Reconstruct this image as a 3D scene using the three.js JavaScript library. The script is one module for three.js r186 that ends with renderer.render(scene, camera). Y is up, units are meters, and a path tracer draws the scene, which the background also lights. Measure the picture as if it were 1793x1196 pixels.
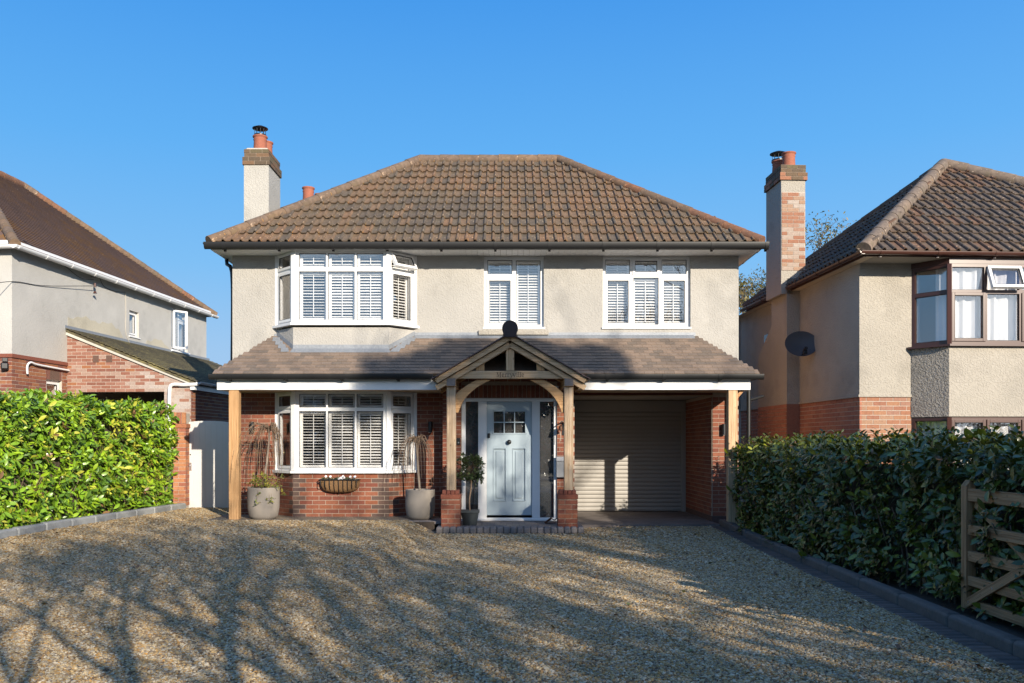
import * as THREE from 'three';
import { mergeGeometries } from 'three/addons/utils/BufferGeometryUtils.js';
import { RoundedBoxGeometry } from 'three/addons/geometries/RoundedBoxGeometry.js';
import { FontLoader } from 'three/addons/loaders/FontLoader.js';
import { TextGeometry } from 'three/addons/geometries/TextGeometry.js';

// ------------------------------------------------------------------ camera, sky, sun, exposure
const scene = new THREE.Scene();
const CY = 1.42, CZ = 15.5, FOC = 1540;
const camera = new THREE.PerspectiveCamera(2 * Math.atan(778 / FOC) * 180 / Math.PI, 2000 / 1556, 0.1, 900);
camera.position.set(0, CY, CZ);
camera.lookAt(0, CY, 0);
camera.setViewOffset(2000, 1556, 1000 - 890, 0, 1793, 1196);   // shift lens: verticals stay upright
camera.updateProjectionMatrix();
scene.add(camera);

const SUN = new THREE.Vector3(0.515, 0.368, 1).normalize();
const sun = new THREE.DirectionalLight(new THREE.Color().setRGB(1.0, 0.895, 0.74), 4.7);
sun.name = 'sun';
sun.position.copy(SUN).multiplyScalar(80);
sun.castShadow = true; sun.shadow.mapSize.set(4096, 4096); sun.shadow.radius = .8;
Object.assign(sun.shadow.camera, { left: -30, right: 30, top: 30, bottom: -30, near: 1, far: 200 });
scene.add(sun); scene.add(sun.target);

{ // clear sky: pale near the horizon, deeper blue overhead, paler and brighter round the low sun
  const W = 1024, H = 512, d = new Float32Array(W * H * 4), E = 1 / 1.7;
  const stops = [[-90, .22, .20, .17], [-2, .34, .35, .35], [0, .44, .60, .82], [6, .34, .575, .87], [11, .21, .52, .91], [18, .118, .435, .905], [27, .055, .318, .83], [45, .055, .25, .68], [90, .045, .20, .56]];
  for (let j = 0; j < H; j++) {
    const el = (j + .5) / H * 180 - 90, ce = Math.cos(el * Math.PI / 180), se = Math.sin(el * Math.PI / 180);
    let k = 0; while (k < stops.length - 2 && el > stops[k + 1][0]) k++;
    const a = stops[k], b = stops[k + 1], t = Math.min(1, Math.max(0, (el - a[0]) / (b[0] - a[0])));
    for (let i = 0; i < W; i++) {
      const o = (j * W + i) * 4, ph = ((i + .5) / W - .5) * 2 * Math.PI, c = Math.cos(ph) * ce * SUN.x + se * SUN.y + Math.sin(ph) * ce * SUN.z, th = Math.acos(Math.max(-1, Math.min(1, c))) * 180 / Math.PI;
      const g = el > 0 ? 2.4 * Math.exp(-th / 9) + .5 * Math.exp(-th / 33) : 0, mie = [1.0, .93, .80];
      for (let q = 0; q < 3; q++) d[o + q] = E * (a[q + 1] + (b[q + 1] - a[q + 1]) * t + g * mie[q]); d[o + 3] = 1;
    }
  }
  const sky = new THREE.DataTexture(d, W, H, THREE.RGBAFormat, THREE.FloatType);
  sky.mapping = THREE.EquirectangularReflectionMapping; sky.magFilter = THREE.LinearFilter; sky.minFilter = THREE.LinearFilter; sky.needsUpdate = true;
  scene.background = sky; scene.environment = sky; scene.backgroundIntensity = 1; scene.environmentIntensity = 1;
}
const renderer = new THREE.WebGLRenderer({ antialias: true });
renderer.setSize(1024, 683);
renderer.toneMapping = THREE.LinearToneMapping;
renderer.toneMappingExposure = 1.7;
renderer.shadowMap.enabled = true;

// ------------------------------------------------------------------ helpers
const U = (px, z) => (px - 890) * (CZ - z) / FOC;               // photograph column -> metres at depth z
const V = (py, z) => CY + (778 - py) * (CZ - z) / FOC;          // photograph row -> height at depth z
function rng(a) { return () => { a |= 0; a = a + 0x6D2B79F5 | 0; let t = Math.imul(a ^ a >>> 15, 1 | a); t = t + Math.imul(t ^ t >>> 7, 61 | t) ^ t; return ((t ^ t >>> 14) >>> 0) / 4294967296; }; }
const R = rng(7);
const rr = (a, b, r = R) => a + (b - a) * r();
const sm = (a, b, x) => { const t = Math.min(1, Math.max(0, (x - a) / (b - a))); return t * t * (3 - 2 * t); };
const M4 = () => new THREE.Matrix4();
const V3 = (x, y, z) => new THREE.Vector3(x, y, z);

function lattice(n, r) { const a = new Float32Array(n * n); for (let i = 0; i < n * n; i++) a[i] = r(); return a; }
function fbm(size, base, oct, seed, sx = 1, sy = 1) {             // tiling value noise 0..1
  const r = rng(seed), out = new Float32Array(size * size); let amp = 1, tot = 0, f = base;
  for (let o = 0; o < oct; o++) {
    const nx = Math.max(1, Math.round(f * sx)), ny = Math.max(1, Math.round(f * sy)), L = new Float32Array(nx * ny); for (let i = 0; i < L.length; i++) L[i] = r();
    for (let y = 0; y < size; y++) {
      const fy = y / size * ny, y0 = Math.floor(fy), ty = fy - y0, wy = ty * ty * (3 - 2 * ty), ya = y0 % ny * nx, yb = (y0 + 1) % ny * nx;
      for (let x = 0; x < size; x++) {
        const fx = x / size * nx, x0 = Math.floor(fx), tx = fx - x0, wx = tx * tx * (3 - 2 * tx), xa = x0 % nx, xb = (x0 + 1) % nx;
        out[y * size + x] += amp * ((L[ya + xa] * (1 - wx) + L[ya + xb] * wx) * (1 - wy) + (L[yb + xa] * (1 - wx) + L[yb + xb] * wx) * wy);
      }
    }
    tot += amp; amp *= .55; f *= 2;
  }
  let lo = 9, hi = -9; for (const v of out) { if (v < lo) lo = v; if (v > hi) hi = v; }
  for (let i = 0; i < out.length; i++) out[i] = (out[i] - lo) / (hi - lo);
  return out;
}
const enc = v => { v = Math.min(1, Math.max(0, v)); return 255 * (v <= .0031308 ? v * 12.92 : 1.055 * Math.pow(v, 1 / 2.4) - .055); };
function tex(size, metres, fn, srgb = true, my = metres) {        // fn(i) -> linear rgb or grey
  const d = new Uint8Array(size * size * 4);
  for (let i = 0; i < size * size; i++) { const c = fn(i); for (let k = 0; k < 3; k++) { const v = c.length ? c[k] : c; d[i * 4 + k] = srgb ? enc(v) : 255 * Math.min(1, Math.max(0, v)); } d[i * 4 + 3] = 255; }
  const t = new THREE.DataTexture(d, size, size); t.wrapS = t.wrapT = THREE.RepeatWrapping; t.magFilter = THREE.LinearFilter; t.minFilter = THREE.LinearMipmapLinearFilter; t.generateMipmaps = true;
  if (srgb) t.colorSpace = THREE.SRGBColorSpace; t.repeat.set(1 / metres, 1 / my); t.needsUpdate = true; return t;
}
const S = 512;
const nA = fbm(S, 4, 6, 11), nB = fbm(S, 6, 5, 23), nFine = fbm(S, 64, 3, 31), nMid = fbm(S, 24, 4, 41), nSp = fbm(S, 40, 3, 55), nBig = fbm(S, 3, 4, 66);
const mix = (a, b, t) => a.map((v, i) => v + (b[i] - v) * t);
const grain = tex(S, .6, i => .62 + .26 * nMid[i] + .2 * (nFine[i] - .3));
const grainBump = tex(S, .6, i => .5 * nMid[i] + .5 * nFine[i], false);
// roughcast: lumpy throw-on render
const castH = new Float32Array(S * S); for (let i = 0; i < S * S; i++) { const a = sm(.42, .72, nSp[i]), b = sm(.35, .8, nMid[i]); castH[i] = .55 * a + .3 * b + .15 * nFine[i]; }
const castBump = tex(S, .62, i => castH[i], false);
const castTone = tex(S, 3.1, i => .80 + .2 * nA[i] - .1 * sm(.62, .9, nB[i]) + .03 * nFine[i]);
const oakMap = (() => { const st = fbm(S, 4, 5, 77, 1, 22), bl = fbm(S, 3, 3, 78, 1, 4), kn = fbm(S, 9, 2, 79); return tex(S, 1.4, i => mix(mix([.62, .50, .36], [1, .95, .86], sm(.2, .75, st[i])), [.34, .24, .15], .75 * sm(.86, .97, kn[i]) + .22 * sm(.6, .9, bl[i])), true, .34); })();
const oakBump = (() => { const st = fbm(S, 4, 5, 77, 1, 26); return tex(S, 1.4, i => st[i], false, .34); })();
// weathered clay tile: dark bloom with lichen blotches
const lich = fbm(S, 30, 3, 91), lich2 = fbm(S, 14, 4, 92), lich3 = fbm(S, 18, 3, 93);
const clayMap = tex(S, 1.3, i => { let c = mix([.46, .42, .40], [1, .92, .84], nMid[i]); c = mix(c, [.66, .64, .50], .65 * sm(.62, .72, lich2[i])); c = mix(c, [2.1, 2.0, 1.8], sm(.80, .86, lich[i])); c = mix(c, [1.7, 1.15, .3], .8 * sm(.86, .92, lich3[i])); return c.map(v => v * .45); });
const concMap = tex(S, 1.7, i => .55 + .3 * nB[i] + .2 * nFine[i] - .22 * sm(.6, .85, nA[i]));

function mat(rgb, o = {}) {
  const m = new (o.phys ? THREE.MeshPhysicalMaterial : THREE.MeshStandardMaterial)({ color: new THREE.Color().setRGB(...rgb), roughness: o.rough ?? .85, metalness: o.metal ?? 0, map: o.map ?? null });
  if (o.bump) { m.bumpMap = o.bump; m.bumpScale = o.bs ?? .002; }
  if (o.phys) Object.assign(m, o.phys);
  if (o.side) m.side = THREE.DoubleSide;
  return m;
}
const MT = {
  render: mat([.40, .38, .348], { map: castTone, bump: castBump, bs: .006 }),
  renderLeft: mat([.47, .455, .425], { map: castTone, bump: castBump, bs: .003 }),
  renderRight: mat([.38, .345, .292], { map: castTone, bump: castBump, bs: .008 }),
  pebble: mat([.39, .352, .30], { map: castTone, bump: castBump, bs: .022 }),
  oldPaint: mat([.47, .43, .34], { map: castTone, bump: castBump, bs: .004 }),
  white: mat([.74, .74, .74], { rough: .35, map: tex(S, 2, i => .93 + .07 * nB[i]) }),
  shutter: mat([.80, .79, .77], { rough: .45 }),
  whiteGate: mat([.58, .565, .54], { rough: .6, map: tex(S, 2, i => .9 + .1 * nB[i]) }),
  inner: mat([.30, .28, .25], { rough: .95 }),
  mortar: mat([.40, .32, .25], { map: grain, bump: grainBump, bs: .003 }),
  mortarPale: mat([.56, .49, .42], { map: grain, bump: grainBump, bs: .003 }),
  oak: mat([.53, .335, .175], { map: oakMap, bump: oakBump, bs: .004, rough: .8 }),
  oakPale: mat([.62, .455, .305], { map: oakMap, bump: oakBump, bs: .004, rough: .85 }),
  oakGrey: mat([.48, .385, .295], { map: oakMap, bump: oakBump, bs: .005, rough: .9 }),
  endGrain: mat([.24, .20, .18], { map: grain, bump: grainBump, bs: .004 }),
  gateWood: mat([.44, .26, .14], { map: oakMap, bump: oakBump, bs: .004, rough: .8 }),
  carved: mat([.07, .045, .025], { rough: .95 }),
  blackPlastic: mat([.01, .01, .0105], { rough: .5 }),
  blackMetal: mat([.018, .018, .02], { rough: .4, metal: .3 }),
  brownPlastic: mat([.065, .027, .02], { rough: .3 }),
  lead: mat([.30, .32, .35], { rough: .55, metal: .25, map: grain, bump: grainBump, bs: .002 }),
  door: mat([.35, .425, .475], { rough: .38, map: tex(S, 2, i => .95 + .05 * nB[i]) }),
  garage: mat([.34, .32, .29], { rough: .45, map: tex(S, 2.3, i => .9 + .1 * nA[i]) }),
  planter: mat([.25, .22, .19], { rough: .85, map: tex(S, 1.1, i => .78 + .22 * nA[i]), bump: grainBump, bs: .001 }),
  darkPot: mat([.045, .055, .06], { rough: .6, map: grain }),
  terracotta: mat([.36, .12, .07], { rough: .8, map: grain, bump: grainBump, bs: .002 }),
  concrete: mat([.30, .30, .30], { map: concMap, bump: grainBump, bs: .003 }),
  kerb: mat([.14, .12, .105], { map: concMap, bump: grainBump, bs: .003 }),
  kerbPale: mat([.40, .41, .41], { map: concMap, bump: grainBump, bs: .003 }),
  apron: mat([.20, .17, .155], { map: concMap, bump: grainBump, bs: .004 }),
  steel: mat([.55, .55, .55], { rough: .35, metal: .9 }),
  bark: mat([.16, .12, .09], { map: grain, bump: grainBump, bs: .006 }),
  twig: mat([.22, .15, .10], { map: grain }),
  coir: mat([.22, .12, .05], { map: grain, bump: grainBump, bs: .006 }),
  soil: mat([.07, .05, .035], { map: grain, bump: grainBump, bs: .01 }),
  curtain: mat([.82, .82, .84], { rough: .95, phys: { transmission: .35, thickness: 0 }, side: true }),
  glass: new THREE.MeshPhysicalMaterial({ color: 0xffffff, roughness: .0, transmission: 1, thickness: 0, ior: 2.1 }),
  dish: mat([.06, .055, .06], { rough: .5 }),
};
const bricksOf = (cols) => cols.map(c => mat(c, { map: grain, bump: grainBump, bs: .004, rough: .9 }));
const BR_MAIN = bricksOf([[.251, .081, .043], [.221, .067, .037], [.281, .099, .054], [.199, .060, .037], [.244, .084, .050], [.266, .088, .043]]);
const BR_DARK = bricksOf([[.12, .075, .06], [.10, .06, .052], [.14, .08, .06]]);
const BR_LEFT = bricksOf([[.310, .141, .098], [.281, .116, .077], [.347, .176, .128], [.244, .099, .067], [.332, .155, .104], [.383, .254, .202]]);
const BR_LEFT2 = bricksOf([[.310, .120, .061], [.244, .077, .047], [.339, .141, .067], [.214, .084, .061], [.295, .106, .057]]);
const BR_WASH = bricksOf([[.443, .353, .309], [.413, .310, .262], [.473, .402, .363]]);
const BR_RIGHT = bricksOf([[.347, .155, .088], [.383, .190, .107], [.318, .141, .088], [.369, .212, .134], [.339, .176, .121]]);
const BR_OLD = bricksOf([[.15, .10, .06], [.12, .085, .055], [.19, .11, .06], [.14, .11, .06]]);
const BR_FADED = bricksOf([[.369, .212, .148], [.413, .317, .256], [.339, .155, .094], [.443, .366, .309], [.383, .240, .162]]);

// geometry
function prep(g) { g = g.index ? g.toNonIndexed() : g; for (const k of Object.keys(g.attributes)) if (!['position', 'normal', 'uv'].includes(k)) g.deleteAttribute(k); return g; }
function uvMetres(g, axis, ou = 0, ov = 0) {
  const p = g.attributes.position, n = g.attributes.normal, a = new Float32Array(p.count * 2);
  for (let i = 0; i < p.count; i += 3) {
    const x = Math.abs(n.getX(i) + n.getX(i + 1) + n.getX(i + 2)), y = Math.abs(n.getY(i) + n.getY(i + 1) + n.getY(i + 2)), z = Math.abs(n.getZ(i) + n.getZ(i + 1) + n.getZ(i + 2));
    for (let k = i; k < i + 3; k++) {
      let u, v; const X = p.getX(k), Y = p.getY(k), Z = p.getZ(k);
      if (axis === 'y') { u = Y; v = x > z ? Z + .37 : X; } else if (axis === 'x') { u = X; v = y > z ? Z + .37 : Y; } else if (axis === 'z') { u = Z; v = x > y ? Y : X + .37; }
      else if (x >= y && x >= z) { u = Z; v = Y; } else if (y >= z) { u = X; v = Z; } else { u = X; v = Y; }
      a[k * 2] = u + ou; a[k * 2 + 1] = v + ov;
    }
  }
  g.setAttribute('uv', new THREE.BufferAttribute(a, 2)); return g;
}
const bx = (x0, x1, y0, y1, z0, z1) => { const g = new THREE.BoxGeometry(x1 - x0, y1 - y0, z1 - z0); g.translate((x0 + x1) / 2, (y0 + y1) / 2, (z0 + z1) / 2); return g; };
const cb = (x0, x1, y0, y1, z0, z1, c = .006) => { const g = new RoundedBoxGeometry(x1 - x0, y1 - y0, z1 - z0, 1, Math.min(c, (x1 - x0) / 2.1, (y1 - y0) / 2.1, (z1 - z0) / 2.1)); g.translate((x0 + x1) / 2, (y0 + y1) / 2, (z0 + z1) / 2); return g; };
function obox(L, w, d, c = .006) { return new RoundedBoxGeometry(L, w, d, 1, c); }          // long along x
function beam(p, q, w, z0, z1, c = .006) {                                                     // board in the xy plane from p to q, w deep
  const L = Math.hypot(q[0] - p[0], q[1] - p[1]), g = obox(L, w, z1 - z0, c); uvMetres2(g, 'x', p[0] * 3.1);
  g.rotateZ(Math.atan2(q[1] - p[1], q[0] - p[0])); g.translate((p[0] + q[0]) / 2, (p[1] + q[1]) / 2, (z0 + z1) / 2); return g;
}
function uvMetres2(g, axis, off = 0) { const h = prep(g); uvMetres(h, axis, off, off * .3); g.setIndex(null); g.setAttribute('position', h.attributes.position); g.setAttribute('normal', h.attributes.normal); g.setAttribute('uv', h.attributes.uv); return g; }
function prism(pts, y0, y1) {                                                                  // plan polygon [x,z] -> vertical prism
  const sh = new THREE.Shape(pts.map(([x, z]) => new THREE.Vector2(x, -z)));
  const g = new THREE.ExtrudeGeometry(sh, { depth: y1 - y0, bevelEnabled: false }); g.rotateX(-Math.PI / 2); g.translate(0, y0, 0); return g;
}
function plate(pts, holes, z0, z1) {                                                           // upright plate in xy with openings
  const sh = new THREE.Shape(pts.map(p => new THREE.Vector2(...p)));
  for (const [x0, x1, y0, y1] of holes) { const h = new THREE.Path(); h.moveTo(x0, y0); h.lineTo(x0, y1); h.lineTo(x1, y1); h.lineTo(x1, y0); h.closePath(); sh.holes.push(h); }
  const g = new THREE.ExtrudeGeometry(sh, { depth: z1 - z0, bevelEnabled: false }); g.translate(0, 0, z0); return g;
}
function tube(pts, r0, r1 = r0, seg = 8, rad = 6) {
  const c = new THREE.CatmullRomCurve3(pts.map(p => p.isVector3 ? p : V3(...p))), g = new THREE.TubeGeometry(c, seg, 1, rad, false), P = g.attributes.position;
  for (let i = 0; i <= seg; i++) { const o = c.getPointAt(i / seg), r = r0 + (r1 - r0) * i / seg; for (let j = 0; j <= rad; j++) { const k = i * (rad + 1) + j; P.setXYZ(k, o.x + (P.getX(k) - o.x) * r, o.y + (P.getY(k) - o.y) * r, o.z + (P.getZ(k) - o.z) * r); } }
  return g;
}
const cyl = (r0, r1, h, x, y, z, n = 20) => { const g = new THREE.CylinderGeometry(r1, r0, h, n); g.translate(x, y + h / 2, z); return g; };
const rod = (a, b, r, n = 8) => { const A = V3(...a), B = V3(...b), d = B.clone().sub(A), g = new THREE.CylinderGeometry(r, r, d.length(), n); g.applyQuaternion(new THREE.Quaternion().setFromUnitVectors(V3(0, 1, 0), d.normalize())); g.translate((A.x + B.x) / 2, (A.y + B.y) / 2, (A.z + B.z) / 2); return g; };
function quadSheet(a, b, c, d, t = .02) {                                                      // solid slab below the quad a b c d (counter-clockwise from outside)
  const A = [a, b, c, d].map(p => V3(...p)), n = A[1].clone().sub(A[0]).cross(A[3].clone().sub(A[0])); if (n.lengthSq() < 1e-9) n.copy(A[2]).sub(A[0]).cross(A[3].clone().sub(A[0])); n.normalize().multiplyScalar(-t);
  const B = A.map(p => p.clone().add(n)), tri = [], q = (p, r, s, u) => tri.push(p, r, s, p, s, u);
  q(...A); q(B[3], B[2], B[1], B[0]); for (let i = 0; i < 4; i++) { const j = (i + 1) % 4; q(A[j], A[i], B[i], B[j]); }
  const g = new THREE.BufferGeometry().setFromPoints(tri); g.computeVertexNormals(); return g;
}
const names = {};
const numbered = n => { const k = names[n] = (names[n] ?? -1) + 1; return k ? `${n}_${String(k).padStart(3, '0')}` : n; };
function shadow(o) { o.castShadow = o.receiveShadow = true; return o; }
function mesh(name, geos, m, parent = scene, axis) {
  const list = (Array.isArray(geos) ? geos : [geos]).map(g => { const own = g.userData?.ownUv; g = prep(g); if (!own) uvMetres(g, axis); return g; });
  const o = shadow(new THREE.Mesh(list.length > 1 ? mergeGeometries(list) : list[0], m)); o.name = parent === scene ? numbered(name) : name; parent.add(o); return o;
}
function thing(name, label, category, pos = [0, 0, 0], turn = 0, group) {
  const o = new THREE.Group(); o.name = numbered(name); o.position.set(...pos); o.rotation.y = turn; o.userData = { label, category }; if (group) o.userData.group = group; scene.add(o); return o;
}
function part(name, parent, pos = [0, 0, 0], turn = 0) { const o = new THREE.Group(); o.name = name; o.position.set(...pos); o.rotation.y = turn; parent.add(o); return o; }
function tag(o, label, category, group) { o.userData.label = label; o.userData.category = category; if (group) o.userData.group = group; return o; }
function structure(o) { o.userData.kind = 'structure'; return o; }
function stuff(o) { o.userData.kind = 'stuff'; return o; }

// many alike pieces of one thing: the most visible 300 stay single meshes, the rest are joined
class Pieces {
  constructor(name, rest, limit = 290) { Object.assign(this, { name, rest, limit, list: [] }); }
  add(parent, geo, m, matrix, prio) { this.list.push({ parent, geo, m, matrix, prio }); }
  emit() {
    this.list.sort((a, b) => b.prio - a.prio);
    const left = new Map();
    this.list.forEach((p, i) => {
      if (i < this.limit) { const o = shadow(new THREE.Mesh(p.geo, p.m)); o.name = this.name; o.applyMatrix4(p.matrix); p.parent.add(o); return; }
      if (!left.has(p.parent)) left.set(p.parent, new Map());
      const byM = left.get(p.parent); if (!byM.has(p.m)) byM.set(p.m, []); byM.get(p.m).push(p.geo.clone().applyMatrix4(p.matrix));
    });
    for (const [parent, byM] of left) for (const [m, gs] of byM) { const o = shadow(new THREE.Mesh(mergeGeometries(gs.map(prep)), m)); o.name = this.rest; stuff(o); parent.add(o); }
  }
}
const BRICKS = [0, 1, 2, 3, 4, 5].map(i => uvMetres(prep(bx(-.1075, .1075, -.0325, .0325, -.03, .005)), null, i * .73, i * .41));
const pick = (a, r = R) => a[Math.floor(r() * a.length)];
// stretcher-bond panel: o = lower left corner in the parent's axes, turn about y, tone(u, v) may override the brick colour
function layBricks(set, parent, o, turn, w, h, mats, { holes = [], top = null, prio = 1, phase = 0, tone = null, v0 = 0, skip = null } = {}) {
  const base = M4().makeRotationY(turn).setPosition(...o);
  for (let row = 0, v = v0; v + .065 <= h + .012; row++, v += .075) {
    const spans = [];
    for (let u = -((row + phase) % 2) * .1125; u < w; u += .225) { const a = Math.max(0, u), b = Math.min(w, u + .215); if (b - a > .03) spans.push([a, b]); }
    let out = spans;
    for (const [x0, x1, y0, y1] of holes) if (v + .06 > y0 && v < y1 - .01) out = out.flatMap(([a, b]) => b <= x0 || a >= x1 ? [[a, b]] : [[a, Math.min(b, x0 - .005)], [Math.max(a, x1 + .005), b]].filter(([p, q]) => q - p > .025));
    for (const [a, b] of out) {
      const c = (a + b) / 2; if (top && v + .06 > top(c)) continue; if (skip && skip(c, v)) continue;
      const m = tone?.(c, v, row) ?? pick(mats);
      const mx = base.clone().multiply(M4().makeTranslation(c, v + .0325, rr(-.0015, .0015))).multiply(M4().makeScale((b - a) / .215, 1, 1));
      set.add(parent, pick(BRICKS), m, mx, prio * (b - a) + R() * .001);
    }
  }
}
function soldiers(set, parent, o, turn, w, mats, prio = 1, len = .215) {
  const base = M4().makeRotationY(turn).setPosition(...o), n = Math.max(1, Math.round(w / .075)), st = w / n;
  for (let i = 0; i < n; i++) set.add(parent, pick(BRICKS), pick(mats), base.clone().multiply(M4().makeTranslation((i + .5) * st, len / 2, 0)).multiply(M4().makeRotationZ(Math.PI / 2)).multiply(M4().makeScale(len / .215, (st - .01) / .065, 1)), prio * .2);
}

// ------------------------------------------------------------------ ground
const kL = z => -6.27 - .1 * (z + 1.6), kR = z => 3.62 - .0245 * (z - .9);
const gy = (x, z) => .18 * sm(-1.12, -1.7, x) * (1 - .75 * sm(2, 9, z)) + .03 * sm(1.2, 2, x) * (1 - sm(1, 4, z));
function sheet(name, x0, x1, z0, z1, nx, nz, off, m, inside) {
  const pos = [], uv = [], idx = [];
  for (let j = 0; j <= nz; j++) for (let i = 0; i <= nx; i++) { const x = x0 + (x1 - x0) * i / nx, z = z0 + (z1 - z0) * j / nz; const [X, Z] = inside ? inside(x, z) : [x, z]; pos.push(X, gy(X, Z) + (typeof off === 'function' ? off(X, Z) : off), Z); uv.push(X, Z); }
  for (let j = 0; j < nz; j++) for (let i = 0; i < nx; i++) { const a = j * (nx + 1) + i, b = a + 1, c = a + nx + 1, d = c + 1; idx.push(a, c, b, b, c, d); }
  const g = new THREE.BufferGeometry(); g.setAttribute('position', new THREE.Float32BufferAttribute(pos, 3)); g.setAttribute('uv', new THREE.Float32BufferAttribute(uv, 2)); g.setIndex(idx); g.computeVertexNormals();
  const o = shadow(new THREE.Mesh(g, m)); o.name = numbered(name); structure(o); scene.add(o); return o;
}
{ const far = mesh('ground', new THREE.PlaneGeometry(800, 800).rotateX(-Math.PI / 2).translate(0, -.06, 0), mat([.07, .075, .04], { map: tex(S, 7, i => .6 + .4 * nA[i]) })); structure(far); }
sheet('garden_soil', -16, 12, -9, 14.5, 56, 47, (x, z) => x > kL(z) && x < kR(z) ? -.14 : -.014, MT.soil);
structure(mesh('road', bx(-60, 60, -.05, -.004, 21.6, 24.2), mat([.05, .05, .052], { map: grain })));
structure(mesh('pavement', bx(-60, 60, -.05, .004, 20.4, 21.5), mat([.16, .155, .15], { map: concMap })));
const gravelTex = tex(S, .5, i => mix([.10, .075, .05], [.38, .31, .22], sm(.25, .8, nFine[i])));
sheet('gravel_drive', 0, 1, -1.62, 14.55, 90, 80, 0, mat([1, 1, 1], { map: gravelTex, bump: grainBump, bs: .01 }), (t, z) => [kL(z) + .1 + (kR(z) - .1 - kL(z) - .1) * t, z]);
{ // loose stones on the drive
  const r = rng(99), g = new THREE.IcosahedronGeometry(1, 0); { const p = g.attributes.position; for (let i = 0; i < p.count; i++) { const h = Math.sin(p.getX(i) * 7.1 + p.getY(i) * 3.3 + p.getZ(i) * 5.7) * .22; p.setXYZ(i, p.getX(i) * (1 + h), p.getY(i) * (1 - h), p.getZ(i) * (1 + h * .6)); } g.computeVertexNormals(); }
  const tone = (x, z) => .5 + .5 * Math.sin(x * 1.3 + Math.sin(z * .9) * 2) * Math.sin(z * 1.1 + x * .4), cols = [[.384, .274, .134], [.299, .186, .071], [.427, .331, .196], [.235, .140, .056], [.355, .228, .088], [.185, .126, .067], [.469, .400, .287], [.257, .204, .140], [.370, .204, .059], [.121, .077, .042]];
  const T = [], C = [], q = new THREE.Quaternion(), e = new THREE.Euler();
  const place = (x, z, s) => {
    const p = V3(x, gy(x, z) + s * .2 + r() * .004, z); e.set(rr(-.5, .5, r), r() * 6.3, rr(-.5, .5, r)); q.setFromEuler(e);
    T.push(M4().compose(p, q, V3(s * rr(.75, 1.35, r), s * rr(.4, .65, r), s * rr(.6, .95, r)))); const c = r() < .22 + .3 * tone(x, z) ? pick([cols[2], cols[6], cols[7], cols[0]], r) : pick(cols, r), k = rr(.75, 1.15, r); C.push([c[0] * k, c[1] * k, c[2] * k]);
  };
  const zones = [[8, 10.8, 7000], [5.4, 8, 5200], [2.4, 5.4, 3400], [-1.6, 2.4, 2300]];
  for (const [z0, z1, den] of zones) {
    const half = (CZ - z0) * .60, a = Math.max(kL(z0) - .3, -half), n = Math.round((z1 - z0) * (kR(z0) - a) * den);
    for (let i = 0; i < n; i++) {
      const z = rr(z0, z1, r), x = rr(a, kR(z0), r); if (x < kL(z) + .1 || x > kR(z) - .22) continue;
      if (z < 1.22 && x > -4.95 && x < -1.2) continue; if (z < 1.6 && x > -1.3 && x < 1.2) continue; if (z < .68 && x > 1.1) continue; if (z < .3 && x > -5) continue;
      if (r() > .72 + .4 * tone(x * 1.7 + 3, z * 1.6)) continue; place(x, z, (z > 8 ? .0088 : z > 5.4 ? .0096 : .0118) * (1 + .9 * Math.pow(r(), 3)));
    }
  }
  const im = new THREE.InstancedMesh(g, mat([1, 1, 1], { rough: .9 }), T.length); const c = new THREE.Color();
  T.forEach((m, i) => { im.setMatrixAt(i, m); im.setColorAt(i, c.setRGB(...C[i])); }); im.name = 'gravel_stones'; stuff(shadow(im)); im.userData.label = 'loose golden and grey gravel stones covering the drive'; im.userData.category = 'gravel'; scene.add(im);
  const LT = [], LC = [], lg = new THREE.PlaneGeometry(1, .55, 2, 1).rotateX(-Math.PI / 2); { const p = lg.attributes.position; for (let i = 0; i < p.count; i++) if (Math.abs(p.getX(i)) > .4) p.setY(i, .22); lg.computeVertexNormals(); }
  for (let i = 0; i < 150; i++) { const z = rr(.9, 10.5, r), side = r(), x = side < .35 ? kR(z) - rr(.25, .9, r) : side < .6 ? kL(z) + rr(.12, .8, r) : rr(-5, 3, r); if (z < 1.8 && x > -4.9) continue; LT.push(M4().compose(V3(x, gy(x, z) + .016, z), new THREE.Quaternion().setFromEuler(new THREE.Euler(rr(-.4, .4, r), r() * 6.3, rr(-.4, .4, r))), V3(1, 1, 1).multiplyScalar(rr(.03, .06, r)))); LC.push(pick([[.20, .11, .05], [.14, .08, .045], [.26, .17, .06], [.12, .13, .04]], r)); }
  const lf = new THREE.InstancedMesh(lg, mat([1, 1, 1], { rough: .8, side: true }), LT.length); LT.forEach((m, i) => { lf.setMatrixAt(i, m); lf.setColorAt(i, c.setRGB(...LC[i])); }); lf.name = 'fallen_leaves'; stuff(shadow(lf)); tag(lf, 'dry brown leaves scattered on the gravel drive', 'leaves'); scene.add(lf);
}
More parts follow.
